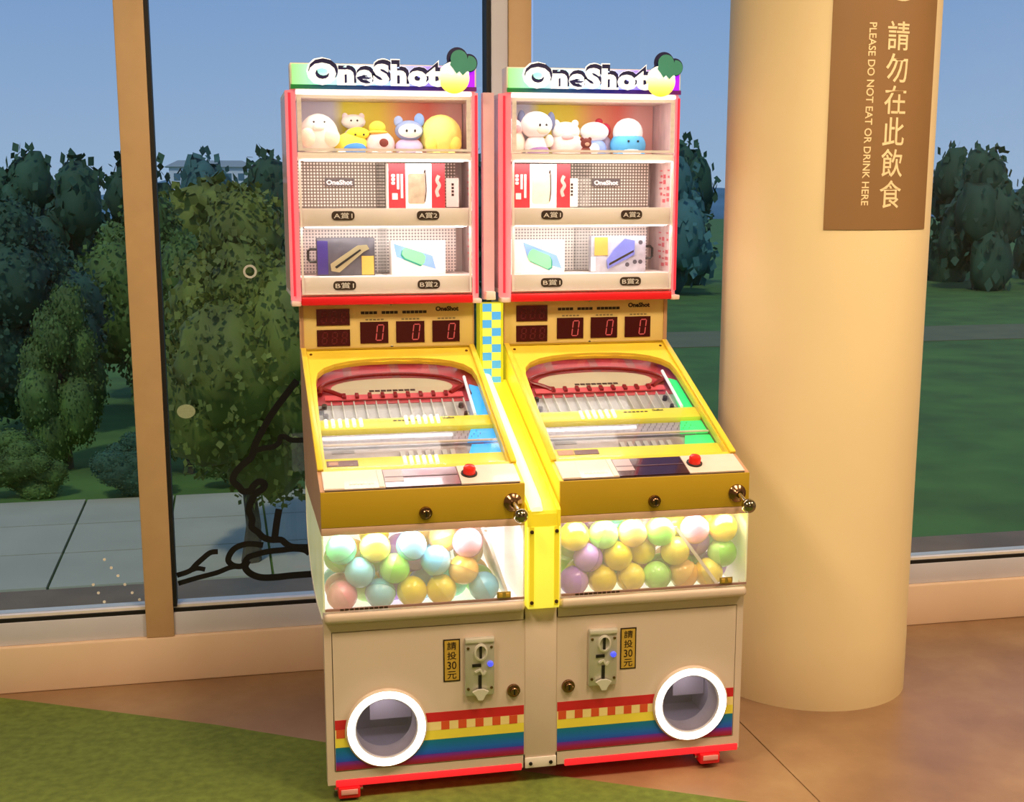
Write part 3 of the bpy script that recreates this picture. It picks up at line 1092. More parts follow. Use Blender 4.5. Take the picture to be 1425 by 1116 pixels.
    b.prism(loop, x0, x1, sf_)
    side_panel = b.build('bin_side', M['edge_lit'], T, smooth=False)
    k = MB()
    ol = [(.029, .478)] + [(p[0] + .003, p[1] - .004) for p in loop[2:9]] + [(.581, .70), (.580, .716)]
    inn = [(.033, .484)] + [(p[0] - .005, p[1] + .006) for p in loop[2:9]] + [(.572, .70), (.573, .716)]
    k.band(ol, inn, x0 - (.0012 if left else -.0041), x1 + (-.0041 if left else .0012), sf_, closed=False)
    k.build('side_edge', M['cream'], side_panel, smooth=False)
    b = MB()
    b.box(ua + (.005 if left else .001), ub - (.001 if left else .005), -.012, .21, .488, .494)
    b.build('bin_floor', M['bin_white'], T, smooth=False)
    MB().box(ua + .001, ub - .001, .21, .215, .488, .6995).build('bin_back', M['bin_white'], T, smooth=False)
    iu = ub - .004 if left else ua
    MB().box(iu, iu + .004, -.012, .209, .495, .6995).build('bin_inner_wall', M['white_print'], T, smooth=False)
    b = MB()
    if left:
        b.prism([(.150, .69), (.158, .69), (.222, .50), (.214, .50)], -.205, -.004, ff)
    else:
        b.prism([(.050, .675), (.060, .675), (.186, .506), (.176, .506)], .0045, .0105, ff)
    b.build('bin_chute_plate', M['white_print'], T, smooth=False)
    # rail with dark line and small print under the bin front
    MB().box(ua + .004, ub - .002, -.0195, -.0168, .512, .518).build('bin_rail', mat('brown_bin_rail', 'a07a74', .4), T, smooth=False)
    b = MB()
    for k in range(10):
        b.box(ua + .04 + k * .012, ua + .049 + k * .012, -.0203, -.0196, .5125, .5178)
    stuff(b.build('rail_print', M['dark_brown'], T, smooth=False))
    lu = .196 if left else .193
    b = MB()
    b.box(lu - .018, lu + .018, -.024, -.0197, .519, .536, bev=.002)
    la = b.build('bin_latch', mat('brass_latch', 'c9b068', .3, .8), T)
    for dx in (-.009, .009):
        MB().box(lu + dx - .005, lu + dx + .005, -.0265, -.0241, .522, .533, bev=.001).build('latch_tab', M['gold_sticker'], la)
    # bin lamp
    MB().box(ua + .03, ub - .03, .03, .045, .695, .6998).build('bin_lamp', M['white_led'], T, smooth=False)
    area_light('bin_light', (0, .012, .688), .46, .03, 1.35, (1, .96, .93), rot=(R(22), 0, 0), parent=T)

    # --- console
    prof_ = [(-.006, .7005), (-.006, .809), (.0835, .8395), (.6457, 1.0785), (.6457, 1.2094), (.66, 1.2094), (.66, .9), (.585, .7005)]
    for nm, a, c in (('console_side', ua, ua + .011), ('console_side', ub - .011, ub)):
        b = MB()
        b.prism(prof_, a, c, lambda p, q, r_: (r_, p, q))
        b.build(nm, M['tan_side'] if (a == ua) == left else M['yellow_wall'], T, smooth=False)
    MB().box(ua + .0111, ub - .0111, -.004, .58, .7005, .712).build('console_floor', M['tan_side'], T, smooth=False)
    MB().box(ua, ub, -.012, -.0062, .7005, .7195, bev=.002).build('apron_sill', mat('beige_sill', 'c9a68e', .5), T)
    b = MB()
    b.box(ua, ub, -.012, -.0062, .7200, .8085, bev=.0015)
    b.build('apron', M['gold_plate'], T)
    af = front(-.0121)
    lock(T, af, .002 if left else -.004, .746, .0165)
    # plunger
    qu, qz = (.221, .762) if left else (.2195, .756)
    k = MB()
    k.lathe([(.0235, 0), (.0235, .003), (.021, .006), (.015, .009), (.011, .016), (.009, .018), (0, .018)], qu, qz, af, 32)
    pl = k.build('plunger', M['dark_chrome'], T)
    k = MB()
    k.tube([(qu, -.0301, qz), (qu + .003, -.062, qz - .012)], .0055, 14)
    k.build('plunger_rod', M['chrome'], pl)
    k = MB()
    k.ball((qu + .005, -.078, qz - .019), .0185, sub=4)
    k.build('plunger_knob', mat('mirror_knob', '9a927c', .08, 1.), pl)
    # --- control strip
    b = MB()
    b.box(ua + .001, ub - .001, -.001, .0935, -.012, -.0005, f=st)
    b.build('control_base', M['dark_brown'], T, smooth=False)
    mid = M['maroon'] if not left else mat('glossy_lilac_cover', '9a8a9a', .1, .35, coat=.6)  # left cover's pale lilac reflection painted as its colour
    segs = [('information_card', -.243, -.094, M['pinkish']), ('smoked_cover', -.0925, .093, mid), ('button_plate', .0945, .243, M['pinkish'])]
    for nm, a, c, mm in segs:
        b = MB()
        if nm == 'smoked_cover':
            b.box(a, c, .006, .090, -.0004, .002, f=st)
        else:
            b.box(a, c, .004, .091, -.0004, .003, f=st)
        part = b.build(nm, mm, T, smooth=False)
        if nm == 'information_card':
            MB().box(-.241, -.193, .006, .085, .0031, .0045, f=st).build('white_sticker', M['white_print'], part, smooth=False)
            MB().box(-.108, -.0945, .006, .088, .0031, .0045, f=st).build('white_edge', M['white_print'], part, smooth=False)
            b = MB()
            for j in range(7):
                b.box(-.18 + j * .009, -.174 + j * .009, .022, .030, .0031, .0036, f=st)
            stuff(b.build('small_print', M['white_print'], part, smooth=False))
        elif nm == 'smoked_cover':
            MB().box(a + .002, c - .002, .050, .054, .0021, .003, f=st).build('cover_ridge', mat('dark_lilac_ridge', '5a4450', .3), part, smooth=False)
            MB().box(-.092, -.045, .03, .088, .0021, .0028, f=st).build('pale_patch', mat('pale_lilac_patch', 'b8a4ac', .2), part, smooth=False)
    k = MB()
    k.lathe([(.0205, .0031), (.0205, .006), (.017, .0075), (.0165, .0031)], .121, .050, st, 32)
    k.build('button_collar', M['black'], T)
    k = MB()
    k.lathe([(.0155, .0032), (.0155, .020), (.013, .0245), (.006, .027), (0, .0275)], .121, .050, st, 32)
    k.build('push_button', M['red_button'], T, label='round red push button')

    # --- playfield
    op = []
    for (x, s) in [(-.230, .012), (-.2275, .25), (-.222, .44)]:
        op.append((x, s))
    for k in range(1, 12):
        t = math.pi - math.pi * k / 12
        op.append((.005 + .225 * math.copysign(abs(math.cos(t)) ** .82, math.cos(t)), .44 + .115 * math.sin(t) ** .75))
    op += [(.230, .44), (.232, .25), (.234, .012)]
    oo = []
    for (x, s) in op:
        oo.append([-.2418 if x < -.2 else (.2418 if x > .2 else x), .611 if (s > .5 or abs(x) < .2) else s])
    oo[0] = [-.2418, 0]
    oo[-1] = [.2418, 0]
    # corners at the top
    iL = max(i for i, p in enumerate(op) if p[0] < -.17)
    iR = min(i for i, p in enumerate(op) if p[0] > .17)
    oo[iL] = [-.2418, .611]
    for i in range(iL):
        oo[i][1] = min(op[i][1], .6)
        oo[i][0] = -.2418
    oo[iR] = [.2418, .611]
    for i in range(iR + 1, len(oo)):
        oo[i][0] = .2418
        oo[i][1] = min(op[i][1], .6)
    oo[0] = [-.2418, 0]
    oo[-1] = [.2418, 0]
    b = MB()
    b.band(oo, op, -.02, 0., pf)
    b.build('playfield_frame', M['yellow_frame'], T, smooth=False)
    for x0, x1 in ((-.2525, -.2365), (.2365, .2525)):
        MB().box(x0, x1, .0, .611, .0005, .009, bev=.003, f=pf).build('side_rail', M['yellow_frame'], T)
    b = MB()
    for x in (-.225, .225):
        for s in (.585,):
            b = MB()
            b.lathe([(.0045, 0), (.004, .002), (0, .003)], x, s, pf, 12)
            b.build('frame_screw', M['dark_chrome'], T)
    b = MB()
    b.prism(op, -.0105, -.0085, pf)
    b.build('playfield_glass', M['play_glass'], T, smooth=False)
    B0 = -.042
    b = MB()
    b.box(-.240, .240, .002, .60, B0 - .004, B0, f=pf)
    bd = b.build('playfield_board', M['board'], T, smooth=False)
    MB().box(-.24, .24, .375, .60, B0 + .0002, B0 + .002, f=pf).build('red_arch_print', M['red_board'], bd, smooth=False)
    for x in (-.125, .012, .125):
        MB().box(x - .012, x + .012, .50, .597, B0 + .0021, B0 + .0026, f=pf).build('pale_band', mat('rose_print', 'b87070', .35), bd, smooth=False)
    pts = []
    for k in range(24):
        t = 2 * math.pi * k / 24
        pts.append((-.008 + .172 * math.copysign(abs(math.cos(t)) ** .8, math.cos(t)), .452 + .050 * math.sin(t)))
    MB().prism(pts, B0 + .0022, B0 + .006, pf).build('oval_banner', M['beige_board'], bd, smooth=False)
    b = MB()
    for k in range(8):
        x = -.075 + k * .0165
        b.box(x, x + .014, .4305, .4395, B0 + .0061, B0 + .0066, f=pf)
    stuff(b.build('banner_print', M['dark_brown'], bd, smooth=False))
    b = MB()
    b.tube(smooth_arc := [pf(-.008 + .205 * math.cos(t), .44 + .075 * math.sin(t), B0 + .012) for t in [math.pi * (1.02 - k / 20 * 1.04) for k in range(21)]], .0055, 8)
    b.build('arch_rail', M['dark_red'], T)
    for (x0, s0, x1, s1) in ((-.208, .445, -.15, .402), (.15, .405, .195, .44), (-.208, .445, -.212, .415), (.2, .435, .203, .395)):
        b = MB()
        b.tube([pf(x0, s0, B0 + .012), pf((x0 + x1) / 2, (s0 + s1) / 2 + .003, B0 + .012), pf(x1, s1, B0 + .012)], .0065, 8)
        b.build('guide_rail', M['dark_red'], T)
    MB().box(-.20, .185, .388, .412, B0 + .0066, B0 + .010, f=pf).build('pink_strip', M['pink_board'], bd, smooth=False)
    for k in range(9):
        x = -.148 + k * .0355
        MB().box(x - .005, x + .005, .390, .411, B0 + .0101, B0 + .017, f=pf).build('red_lug', M['dark_red'], bd, smooth=False)
    # lane dividers and pins
    for k in range(13):
        x = -.185 + k * .0305
        MB().box(x - .0012, x + .0012, .285, .372, B0 + .0003, B0 + .014, f=pf).build('lane_divider', mat('frosted_divider', 'd8d8d2', .3) if k == 0 and left else bpy.data.materials['frosted_divider'], bd, smooth=False)
    b = MB()
    for j in range(3):
        for k in range(24):
            x = -.208 + k * .0172 + (.0086 if j % 2 else 0)
            b.tube([pf(x, .205 - j * .013, B0), pf(x, .205 - j * .013, B0 + .013)], .0013, 5)
    stuff(b.build('pin_field', M['chrome'], bd, smooth=False))
    for (x, s) in ((-.205, .36), (-.215, .335), (-.205, .31), (.17, .345), (.178, .30)):
        b = MB()
        b.lathe([(.007, 0), (.007, .012), (.004, .014), (0, .014)], x, s, lambda a, b_, c: pf(a, b_, B0 + c), 12)
        b.build('bumper_post', M['dark_brown'], bd)
    yb = MB()
    yb.box(-.232, .236, .222, .272, B0 + .0003, B0 + .02, bev=.002, f=pf)
    yb.build('upper_yellow_bar', M['yellow_bar'], T)
    text('bar_logo', 'OneShot', .032, .009, pf, .12, .262, B0 + .0201, M['ink'], T, bold=.03, ext=.0005)
    yb = MB()
    b = MB()
    for j in range(6):
        b.box(-.03 + j * .012 if left else .02 + j * .012, -.021 + j * .012 if left else .029 + j * .012, .254, .259, B0 + .0201, B0 + .0206, f=pf)
    stuff(b.build('bar_print', M['ink'], T, smooth=False))
    groups = [(-.21, 6, .0185, .247), (.004, 6, .0172, .252), (-.025, 6, .0165, .061)] if left else [(-.105, 6, .0185, .245)]  # white bars modelled in place of ceiling lamp reflections in the glass
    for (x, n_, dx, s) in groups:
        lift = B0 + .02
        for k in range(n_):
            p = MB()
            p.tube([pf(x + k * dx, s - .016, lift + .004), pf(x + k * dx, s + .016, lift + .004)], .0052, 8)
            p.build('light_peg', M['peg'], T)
    MB().box(-.232, .20, .158, .217, B0 + .0003, B0 + .006, f=pf).build('slot_panel', M['board_dark'], bd, smooth=False)
    b = MB()
    b.tube([pf(-.226, .152, B0 + .018), pf(.232, .150, B0 + .018)], .0035, 8)
    b.build('cross_rail', mat('pale_cross_rail', 'ecd8cc', .3), T)
    MB().box(-.232, .15, .090, .147, B0 + .0003, B0 + .005, f=pf).build('lower_panel', mat('mauve_lower_panel', 'b0a2a2', .35, var=.25, scale=22), bd, smooth=False)
    MB().box(-.205, -.146, .130, .143, B0 + .0051, B0 + .007, f=pf).build('panel_label', mat('grey_panel_label', '6a5a52', .4), bd, smooth=False)
    for k in range(7):
        x = -.03 + k * .022
        MB().box(x, x + .012, .094, .122, B0 + .0051, B0 + .013, f=pf).build('score_gate', mat('pale_score_gate', 'c8c4c4', .35) if k == 0 and left else bpy.data.materials['pale_score_gate'], bd, smooth=False)
    lb = MB()
    lb.box(-.232, .236, .0015, .086, B0 + .0003, B0 + .022, bev=.002, f=pf)
    lb.build('lower_yellow_bar', M['yellow_bar'], T)
    if left:
        MB().box(-.224, -.145, .048, .072, B0 + .0221, B0 + .024, f=pf).build('counter_window', mat('brown_counter', '7a3a1c', .3), T, smooth=False)
        MB().box(-.219, -.195, .053, .067, B0 + .0241, B0 + .0248, f=pf).build('counter_digits', mat('peach_digits', 'd8a078', .4), T, smooth=False)
    else:
        MB().box(-.17, -.105, .055, .075, B0 + .0221, B0 + .024, f=pf).build('counter_window', mat('brown_counter', '7a3a1c', .3), T, smooth=False)
        MB().box(-.215, -.172, .055, .078, B0 + .0221, B0 + .0235, f=pf).build('counter_digits', mat('peach_digits', 'd8a078', .4), T, smooth=False)
    # launch lane
    lane = M['lane_blue'] if left else M['lane_green']
    b = MB()
    b.prism([(.196, .275), (.236, .275), (.236, .44), (.212, .455)], B0 + .0022, B0 + .007, pf)
    b.build('launch_lane', lane, T, smooth=False)
    b = MB()
    b.prism([(.155, .158), (.236, .158), (.236, .218), (.175, .218)], B0 + .0062, B0 + .009, pf)
    b.build('launch_lane', lane, T, smooth=False)
    b = MB()
    b.prism([(.145, .088), (.236, .088), (.236, .145), (.165, .145)], B0 + .0062, B0 + .009, pf)
    b.build('launch_lane', lane, T, smooth=False)
    b = MB()
    b.tube([pf(.196, .275, B0 + .02), pf(.200, .475, B0 + .02)], .0045, 8)
    b.build('lane_rail', mat('lit_white_rail', 'f4f8fa', .3, emit=.4, ecol='e8f8ff'), T)

    area_light('playfield_light', pf(0, .575, -.016), .40, .012, .28, (1, .96, .95), rot=(R(-40), 0, 0), parent=T)  # added light under the glass to brighten the playfield
    # --- display box
    du = (.005 if left else -.005)
    pa, pb_ = (-.2445, .2525) if left else (-.2525, .2445)
    df = front(.645)
    b = MB()
    b.box(pa + .003, pb_ - .003, 1.082, 1.2085, -.012, 0, bev=.0015, f=df)
    dp = b.build('display_panel', M['gold_panel'], T)
    MB().box(pa, pb_, 1.0785, 1.0818, -.012, .006, f=df).build('panel_lip', M['gold_plate'], T, smooth=False)
    for a in (pa, pb_ - .003):
        MB().box(a, a + .003, 1.082, 1.2085, -.012, .003, f=df).build('panel_edge', M['tan_side'], T, smooth=False)
    for a, c, z0_, z1_ in ((-.210, -.1155, 1.1485, 1.195), (-.210, -.1155, 1.0885, 1.136)):
        b = MB()
        b.box(a + du, c + du, z0_, z1_, .0003, .003, f=df)
        sc = b.build('counter_screen', M['screen'], T, smooth=False)
        d = MB()
        for j in range(3):
            seven_seg(d, a + du + .014 + j * .028, z0_ + .008, .013, z1_ - z0_ - .016, .004, df, .0031, .0036, 'abcdefg')
        d.build('dim_digits', M['segment_off'], sc, smooth=False)
    for a, c in ((-.086, -.005), (.018, .1005), (.124, .2045)):
        b = MB()
        b.box(a + du, c + du, 1.0945, 1.1565, .0003, .003, f=df)
        sc = b.build('score_screen', M['screen'], T, smooth=False)
        d = MB()
        seven_seg(d, c + du - .036, 1.103, .018, .044, .0032, df, .0031, .0037, 'abcdef')
        d.build('digit', M['segment'], sc, smooth=False, label='lit red numeral 0')
        b = MB()
        for j in range(5):
            b.box(a + du + .016 + j * .011, a + du + .024 + j * .011, 1.1605, 1.1645, .0003, .0007, f=df)
        stuff(b.build('score_caption', mat('grey_caption', '8a7a50', .5), T, smooth=False))
    b = MB()
    for j in range(16):
        if j in (4, 9):
            continue
        b.box(-.083 + du + j * .012, -.0725 + du + j * .012, 1.1785, 1.1865, .0003, .0008, f=df)
    stuff(b.build('panel_caption', M['ink'], T, smooth=False))
    text('panel_logo', 'OneShot', .068, .014, df, .168 + du, 1.1905, .0003, M['ink'], T, bold=.05, ext=.0008)
    for z in (1.0835, 1.206):
        b = MB()
        b.lathe([(.004, 0), (.0035, .002), (0, .003)], .01, z, df, 12)
        b.build('panel_screw', M['chrome'], T)

    # --- prize cabinet (its middle sits a little outside the unit's)
    k0 = .004 * side
    q0, q1 = k0 - .2445, k0 + .2445               # front face
    s0, s1 = k0 - .271, k0 + .271                 # side walls
    YF, YB = .60, .885
    b = MB()
    b.box(s0, s1, .645, YB, 1.2335, 1.246)
    b.box(s0, s1, .645, YB, 1.785, 1.797)
    b.box(s0, s1, YB, YB + .01, 1.2335, 1.797)
    b.box(q0, q1, YF + .012, .6451, 1.2335, 1.2365)
    b.box(q0, q1, YF + .012, .6451, 1.785, 1.797)
    b.build('cabinet_shell', M['cream'], T, smooth=False)
    for x in (s0, s1 - .004):
        b = MB()
        b.box(x, x + .004, .6452, YB - .0002, 1.2462, 1.7848)
        b.build('cabinet_side', clear_mat('pink_tinted_acrylic', 'fbe8e8', .06, .4, .05, haze=.75, haze_col='fde0de') if x == s0 and left else bpy.data.materials['pink_tinted_acrylic'], T, smooth=False)
    # lit corner strips: slanted between front face and side wall
    for a, c in ((q0, s0), (q1, s1)):
        b = MB()
        b.prism([(a, YF), (c, YF + .045), (c, YF + .049), (a, YF + .004)], 1.222, 1.798)
        b.build('corner_panel', M['pink_glow'], T, smooth=False)
        k = MB()
        mx_, my_ = (a + c) / 2, YF + .0225
        off = .003 if c > a else -.003
        k.tube([(mx_ + off, my_ - .005, 1.235), (mx_ + off, my_ - .005, 1.79)], .0036, 10)
        k.build('corner_light', M['red_glow'], T, label='red glowing edge light')
        k = MB()
        k.box(min(a, c) - .001, max(a, c) + .001, YF + .0, YF + .05, 1.2075, 1.2218, bev=.004)
        k.build('corner_cap', mat('pale_pink_cap', 'f6d8d4', .4) if left and c < a else bpy.data.materials['pale_pink_cap'], T)
    MB().box(q0, q1, YF - .006, YF + .02, 1.2095, 1.2330, bev=.004).build('cabinet_red_bar', M['red_trim'], T)
    MB().box(q0, q1, YF - .004, YF + .02, 1.7855, 1.7965, bev=.003).build('top_light_bar', mat('lit_top_bar', 'fffaf4', .4, emit=1.1, ecol='fff4ee') if left else bpy.data.materials['lit_top_bar'], T)
    # shelves with label fronts
    pill = {'A': 1.458, 'B': 1.264}
    for nm, z0_, z1_ in (('A', 1.428, 1.478), ('B', 1.2366, 1.288)):
        b = MB()
        b.box(q0 + .002, q1 - .002, YF + .006, YF + .012, z0_, z1_, bev=.0015)
        b.box(s0 + .006, s1 - .006, .6453, YB - .002, z1_ - .008, z1_ - .002)
        b.box(q0 + .002, q1 - .002, YF + .0121, .6453, z1_ - .008, z1_ - .002)
        sh = b.build('shelf', M['cream'], T)
        for j, pu_ in enumerate((-.122, .118)):
            f2 = front(YF + .0058)
            k = MB()
            k.prism(rrect(k0 + pu_ - .032, k0 + pu_ + .032, pill[nm] - .0125, pill[nm] + .0125, .0105), 0, .003, f2)
            pp = k.build('shelf_tag', M['dark_brown'], T, smooth=False)
            text('tag_lettering', nm + '賞' + str(j + 1), .052, .0165, f2, k0 + pu_, pill[nm], .0031, M['white_print'], pp, bold=.008, ext=.0005)
    MB().box(q0 + .002, q1 - .002, YF + .004, YF + .012, 1.6125, 1.6315, bev=.002).build('door_rail', M['white_print'], T)
    MB().box(s0 + .006, s1 - .006, YF + .0452, YB - .002, 1.6125, 1.620).build('plush_shelf', M['cream'], T, smooth=False)
    # clear divider and backs
    for z0_, z1_ in ((1.4785, 1.6122), (1.2885, 1.4275)):
        MB().box(k0 - .003, k0 + .003, YF + .03, .80, z0_, z1_).build('clear_divider', M['acrylic'], T, smooth=False)
    MB().box(q0 + .012, q1 - .012, .800, .806, 1.4785, 1.6122).build('pegboard', M['peg_dark'], T, smooth=False)
    MB().box(q0 + .012, q1 - .012, .800, .806, 1.2885, 1.4275).build('pegboard', M['peg_light'], T, smooth=False)
    MB().box(s0 + .006, s1 - .006, .862, .867, 1.6202, 1.7848).build('backdrop', M['back_run'], T, smooth=False)
    # name card on the pegboard
    nu = -.112 if left else .105
    k = MB()
    k.box(nu - .048, nu + .038, .792, .796, 1.541, 1.563)
    nc = k.build('name_card', mat('smoky_card', '5a5050', .4, var=.2, scale=30) if left else bpy.data.materials['smoky_card'], T, smooth=False)
    text('card_lettering', 'OneShot', .076, .014, front(.7918), nu - .005, 1.552, 0, M['white_print'], nc, bold=.03, ext=.0008)
    # red print on the inner side wall
    xx = s1 - .0045
    for z0_, z1_ in ((1.492, 1.60), (1.30, 1.415)):
        b = MB()
        rg = random.Random(5)
        for j in range(6):
            zt = z0_ + (z1_ - z0_) * j / 6
            for yy in (.70, .735, .765):
                if rg.random() < .85:
                    b.box(xx - .0006, xx, yy, yy + rg.uniform(.012, .026), zt + rg.uniform(0, .004), zt + rg.uniform(.007, .014))
        stuff(b.build('side_print', M['red_faint'], T, smooth=False))
    # doors: thin frames and clear panes
    for nm, z0_, z1_, w in (('upper_door', 1.634, 1.783, .012), ('lower_door', 1.240, 1.611, .006)):
        b = MB()
        b.band([(q0 + .003, z0_), (q1 - .003, z0_), (q1 - .003, z1_), (q0 + .003, z1_)],
               [(q0 + .003 + w, z0_ + w * .6), (q1 - .003 - w, z0_ + w * .6), (q1 - .003 - w, z1_ - w * .6), (q0 + .003 + w, z1_ - w * .6)], -.003, .004, front(YF + .001))
        dr = b.build(nm, clear_mat('frosted_edge_acrylic', 'f8f0ee', .08, .4, .1, haze=.7, haze_col='fffaf8') if left and nm == 'upper_door' else bpy.data.materials['frosted_edge_acrylic'], T, smooth=False)
        MB().box(q0 + .003 + w, q1 - .003 - w, z0_ + w * .6, z1_ - w * .6, -.0005, .001, f=front(YF + .001)).build('door_pane', M['acrylic'], dr, smooth=False)
    # shelf lamps
    for z, p, y in ((1.7785, .68, .640), (1.6065, .85, .640), (1.4235, .55, .640)):
        MB().box(q0 + .02, q1 - .02, y - .012, y + .0, z, z + .005).build('shelf_lamp', M['white_led'], T, smooth=False)
        area_light('shelf_light', (k0, y + .03, z - .002), .44, .07, p, (1, .95, .9), rot=(R(24), 0, 0), parent=T)

    for z in (1.6105, 1.4262):
        area_light('lip_light', (k0, YF - .012, z), .46, .012, .55, (1, .92, .88), rot=(R(14), 0, 0), parent=T)  # added light to brighten the shelf fronts

    # --- lit sign
    sf = front(.598)
    sb = MB()
    sb.box(k0 - .258, k0 + .258, .6, .66, 1.798, 1.868, bev=.003)
    sign = sb.build('sign_box', M['cream'], T)
    sgo = link('sign_face', MB().box(-.252, .252, .0005, .004, 1.8105, 1.864).mesh('sign_face', False), M['sign_grad'], sign)
    sgo.location = (k0, .594, 0)
    sgo = link('sign_edge', MB().box(-.257, .257, -.002, .004, 1.7985, 1.8102).mesh('sign_edge', False), M['sign_edge'], sign)
    sgo.location = (k0, .594, 0)
    f3 = front(.594)
    lx, lz = k0 - .028, 1.8395
    text('letter_halo', 'OneShot', .379, .074, f3, lx + .004, lz + .006, .0, M['sign_white'], sign, bold=.095, ext=.004)
    text('letter_shade', 'OneShot', .371, .064, f3, lx + .005, lz + .0075, .0041, M['sign_navy'], sign, bold=.08, ext=.004)
    text('letters', 'OneShot', .362, .057, f3, lx, lz - .001, .0082, M['sign_white'], sign, bold=.052, ext=.006)
    # emblem: round fruit with icing top and two leaf lobes
    ex, ez = k0 + .192, 1.838
    b = MB()
    b.band([(ex + .010 + .030 * math.cos(t), ez + .048 + .030 * math.sin(t)) for t in [2 * math.pi * k / 24 for k in range(24)]],
           [(ex + .010 + .001 * math.cos(t), ez + .048 + .001 * math.sin(t)) for t in [2 * math.pi * k / 24 for k in range(24)]], .0042, .0070, f3)
    b.band([(ex + .042 + .025 * math.cos(t), ez + .036 + .025 * math.sin(t)) for t in [2 * math.pi * k / 24 for k in range(24)]],
           [(ex + .042 + .001 * math.cos(t), ez + .036 + .001 * math.sin(t)) for t in [2 * math.pi * k / 24 for k in range(24)]], .0044, .0072, f3)
    b.prism([(ex - .055, ez + .0), (ex - .012, ez + .045), (ex + .03, ez + .055), (ex + .02, ez + .0)], .0040, .0068, f3)
    b.build('emblem_shade', M['sign_navy'], sign, smooth=False)
    b = MB()
    b.prism(circle(ex, ez - .004, .043, 36), .0085, .012, f3)
    b.build('emblem_fruit', M['sign_yellow'], sign, smooth=False)
    b = MB()
    b.prism([(ex - .040, ez + .018), (ex - .028, ez + .006), (ex - .018, ez + .016), (ex - .008, ez + .002), (ex + .004, ez + .014), (ex + .014, ez + .0), (ex + .026, ez + .014), (ex + .042, ez + .008), (ex + .036, ez + .026), (ex, ez + .036), (ex - .028, ez + .030)], .0121, .014, f3)
    b.build('emblem_icing', M['sign_white'], sign, smooth=False)
    leafp = []
    for k in range(10):
        t = R(200 - k * 22)
        leafp.append((ex + .013 + .024 * math.cos(t), ez + .046 + .024 * math.sin(t)))
    for k in range(10):
        t = R(95 - k * 22)
        leafp.append((ex + .042 + .021 * math.cos(t), ez + .034 + .021 * math.sin(t)))
    leafp += [(ex + .034, ez + .012), (ex + .024, ez + .002), (ex + .014, ez + .013), (ex + .006, ez + .006), (ex - .002, ez + .018), (ex - .012, ez + .030)]
    b = MB()
    b.prism(leafp, .0141, .0165, f3)
    b.build('emblem_leaf', M['sign_green'], sign, smooth=False)
    return T


machine_l = make_machine(-1)
machine_r = make_machine(1)

# ------------------------------------------------------------------ lit spine between the two
S = thing('light_spine', 'glowing yellow spine panel joining the two pinball machines', 'light panel', (0, 0, 0))
w = .0415
MB().box(-w, w, -.003, .5, .062, .486, bev=.002).build('spine_base', M['paint'], S)
b = MB()
b.box(-w, w, -.007, -.0031, .05, .078, bev=.001)
br = b.build('spine_bracket', M['cream'], S)
for x in (-.027, .027):
    k = MB()
    k.lathe([(.005, 0), (.0045, .003), (0, .004)], x, .062, front(-.0071), 12)
    k.build('bolt', M['black'], br)
MB().box(-w, w, -.030, .30, .4865, .70, bev=.004).build('lit_front', M['spine_glow'], S)
for x in (-.032, .032):
    MB().box(x - .006, x + .006, -.0335, -.0302, .495, .70).build('front_edge', M['spine_top'], S, smooth=False)
for x in (-.032, .032):
    for z in (.505, .688):
        k = MB()
        k.lathe([(.005, 0), (.0045, .003), (0, .004)], x, z, front(-.0336), 12)
        k.build('bolt', M['dark_brown'], S)
# lit channel floor running down between the two sloping consoles
ch = lambda p, q, r_: (r_, p, q)
MB().prism([(.6045, .972), (.6045, .976), (-.026, .7405), (-.030, .732), (-.030, .7005), (-.026, .7005), (-.026, .7315)], -w, w, ch).build('channel_floor', M['spine_top'], S, smooth=False)
b = MB()
b.tube([(-.020, .598, .988), (-.020, -.012, .760), (-.020, -.030, .742)], .0165, 14)
b.build('channel_tube', M['spine_side'], S)
for x0, x1 in ((-w, -w + .008), (w - .008, w)):
    MB().prism([(.6, .9742), (.6, .983), (-.026, .749), (-.034, .742), (-.034, .7005), (-.0302, .7005), (-.0302, .7325), (-.026, .7408)], x0, x1, ch).build('channel_edge', M['spine_top'], S, smooth=False)
# chequered riser
MB().box(-.0345, .0345, .605, .66, .965, 1.2065).build('riser_box', M['check_edge'], S, smooth=False)
n = 10
for j in range(n):
    for i in range(2):
        x0 = -.027 + i * .027
        z0 = .969 + j * .0237
        mm = M['check_blue'] if (i + j) % 2 else M['check_yellow']
        MB().box(x0 + .0004, x0 + .0266, .6025, .6049, z0 + .0004, z0 + .0233).build('square', mm, S, smooth=False)
MB().box(-.016, .016, .64, .67, 1.215, 1.80).build('joint_strip', mat('pink_grey_strip', 'd8b8bc', .35, emit=.16, ecol='f0b0b8'), S, smooth=False)  # red edge light falling on the strip painted in as weak emission
MB().box(-.014, .014, .61, .639, 1.2152, 1.24, bev=.003).build('joint_bracket', M['cream'], S)

# ------------------------------------------------------------------ capsules
CAPC = {'yellow': 'f6e020', 'green': '94ec58', 'mint': '5cecb0', 'blue': '70d0f4', 'purple': 'b078f0', 'pink': 'f49ab4', 'orange': 'f8c24c'}


def capsule_mesh(half):
    b = MB()
    g = bmesh.ops.create_uvsphere(b.bm, u_segments=20, v_segments=12, radius=.0385)
    kill = [v for v in b.bm.verts if (v.co.z < -1e-5) == half]
    if half:
        kill = [v for v in b.bm.verts if v.co.z < -1e-4]
    else:
        kill = [v for v in b.bm.verts if v.co.z > 1e-4]
    bmesh.ops.delete(b.bm, geom=kill, context='VERTS')
    if half:
        for v in b.bm.verts:
            if abs(v.co.z) < 1e-4:
                v.co.x *= 1.03
                v.co.y *= 1.03
    return b


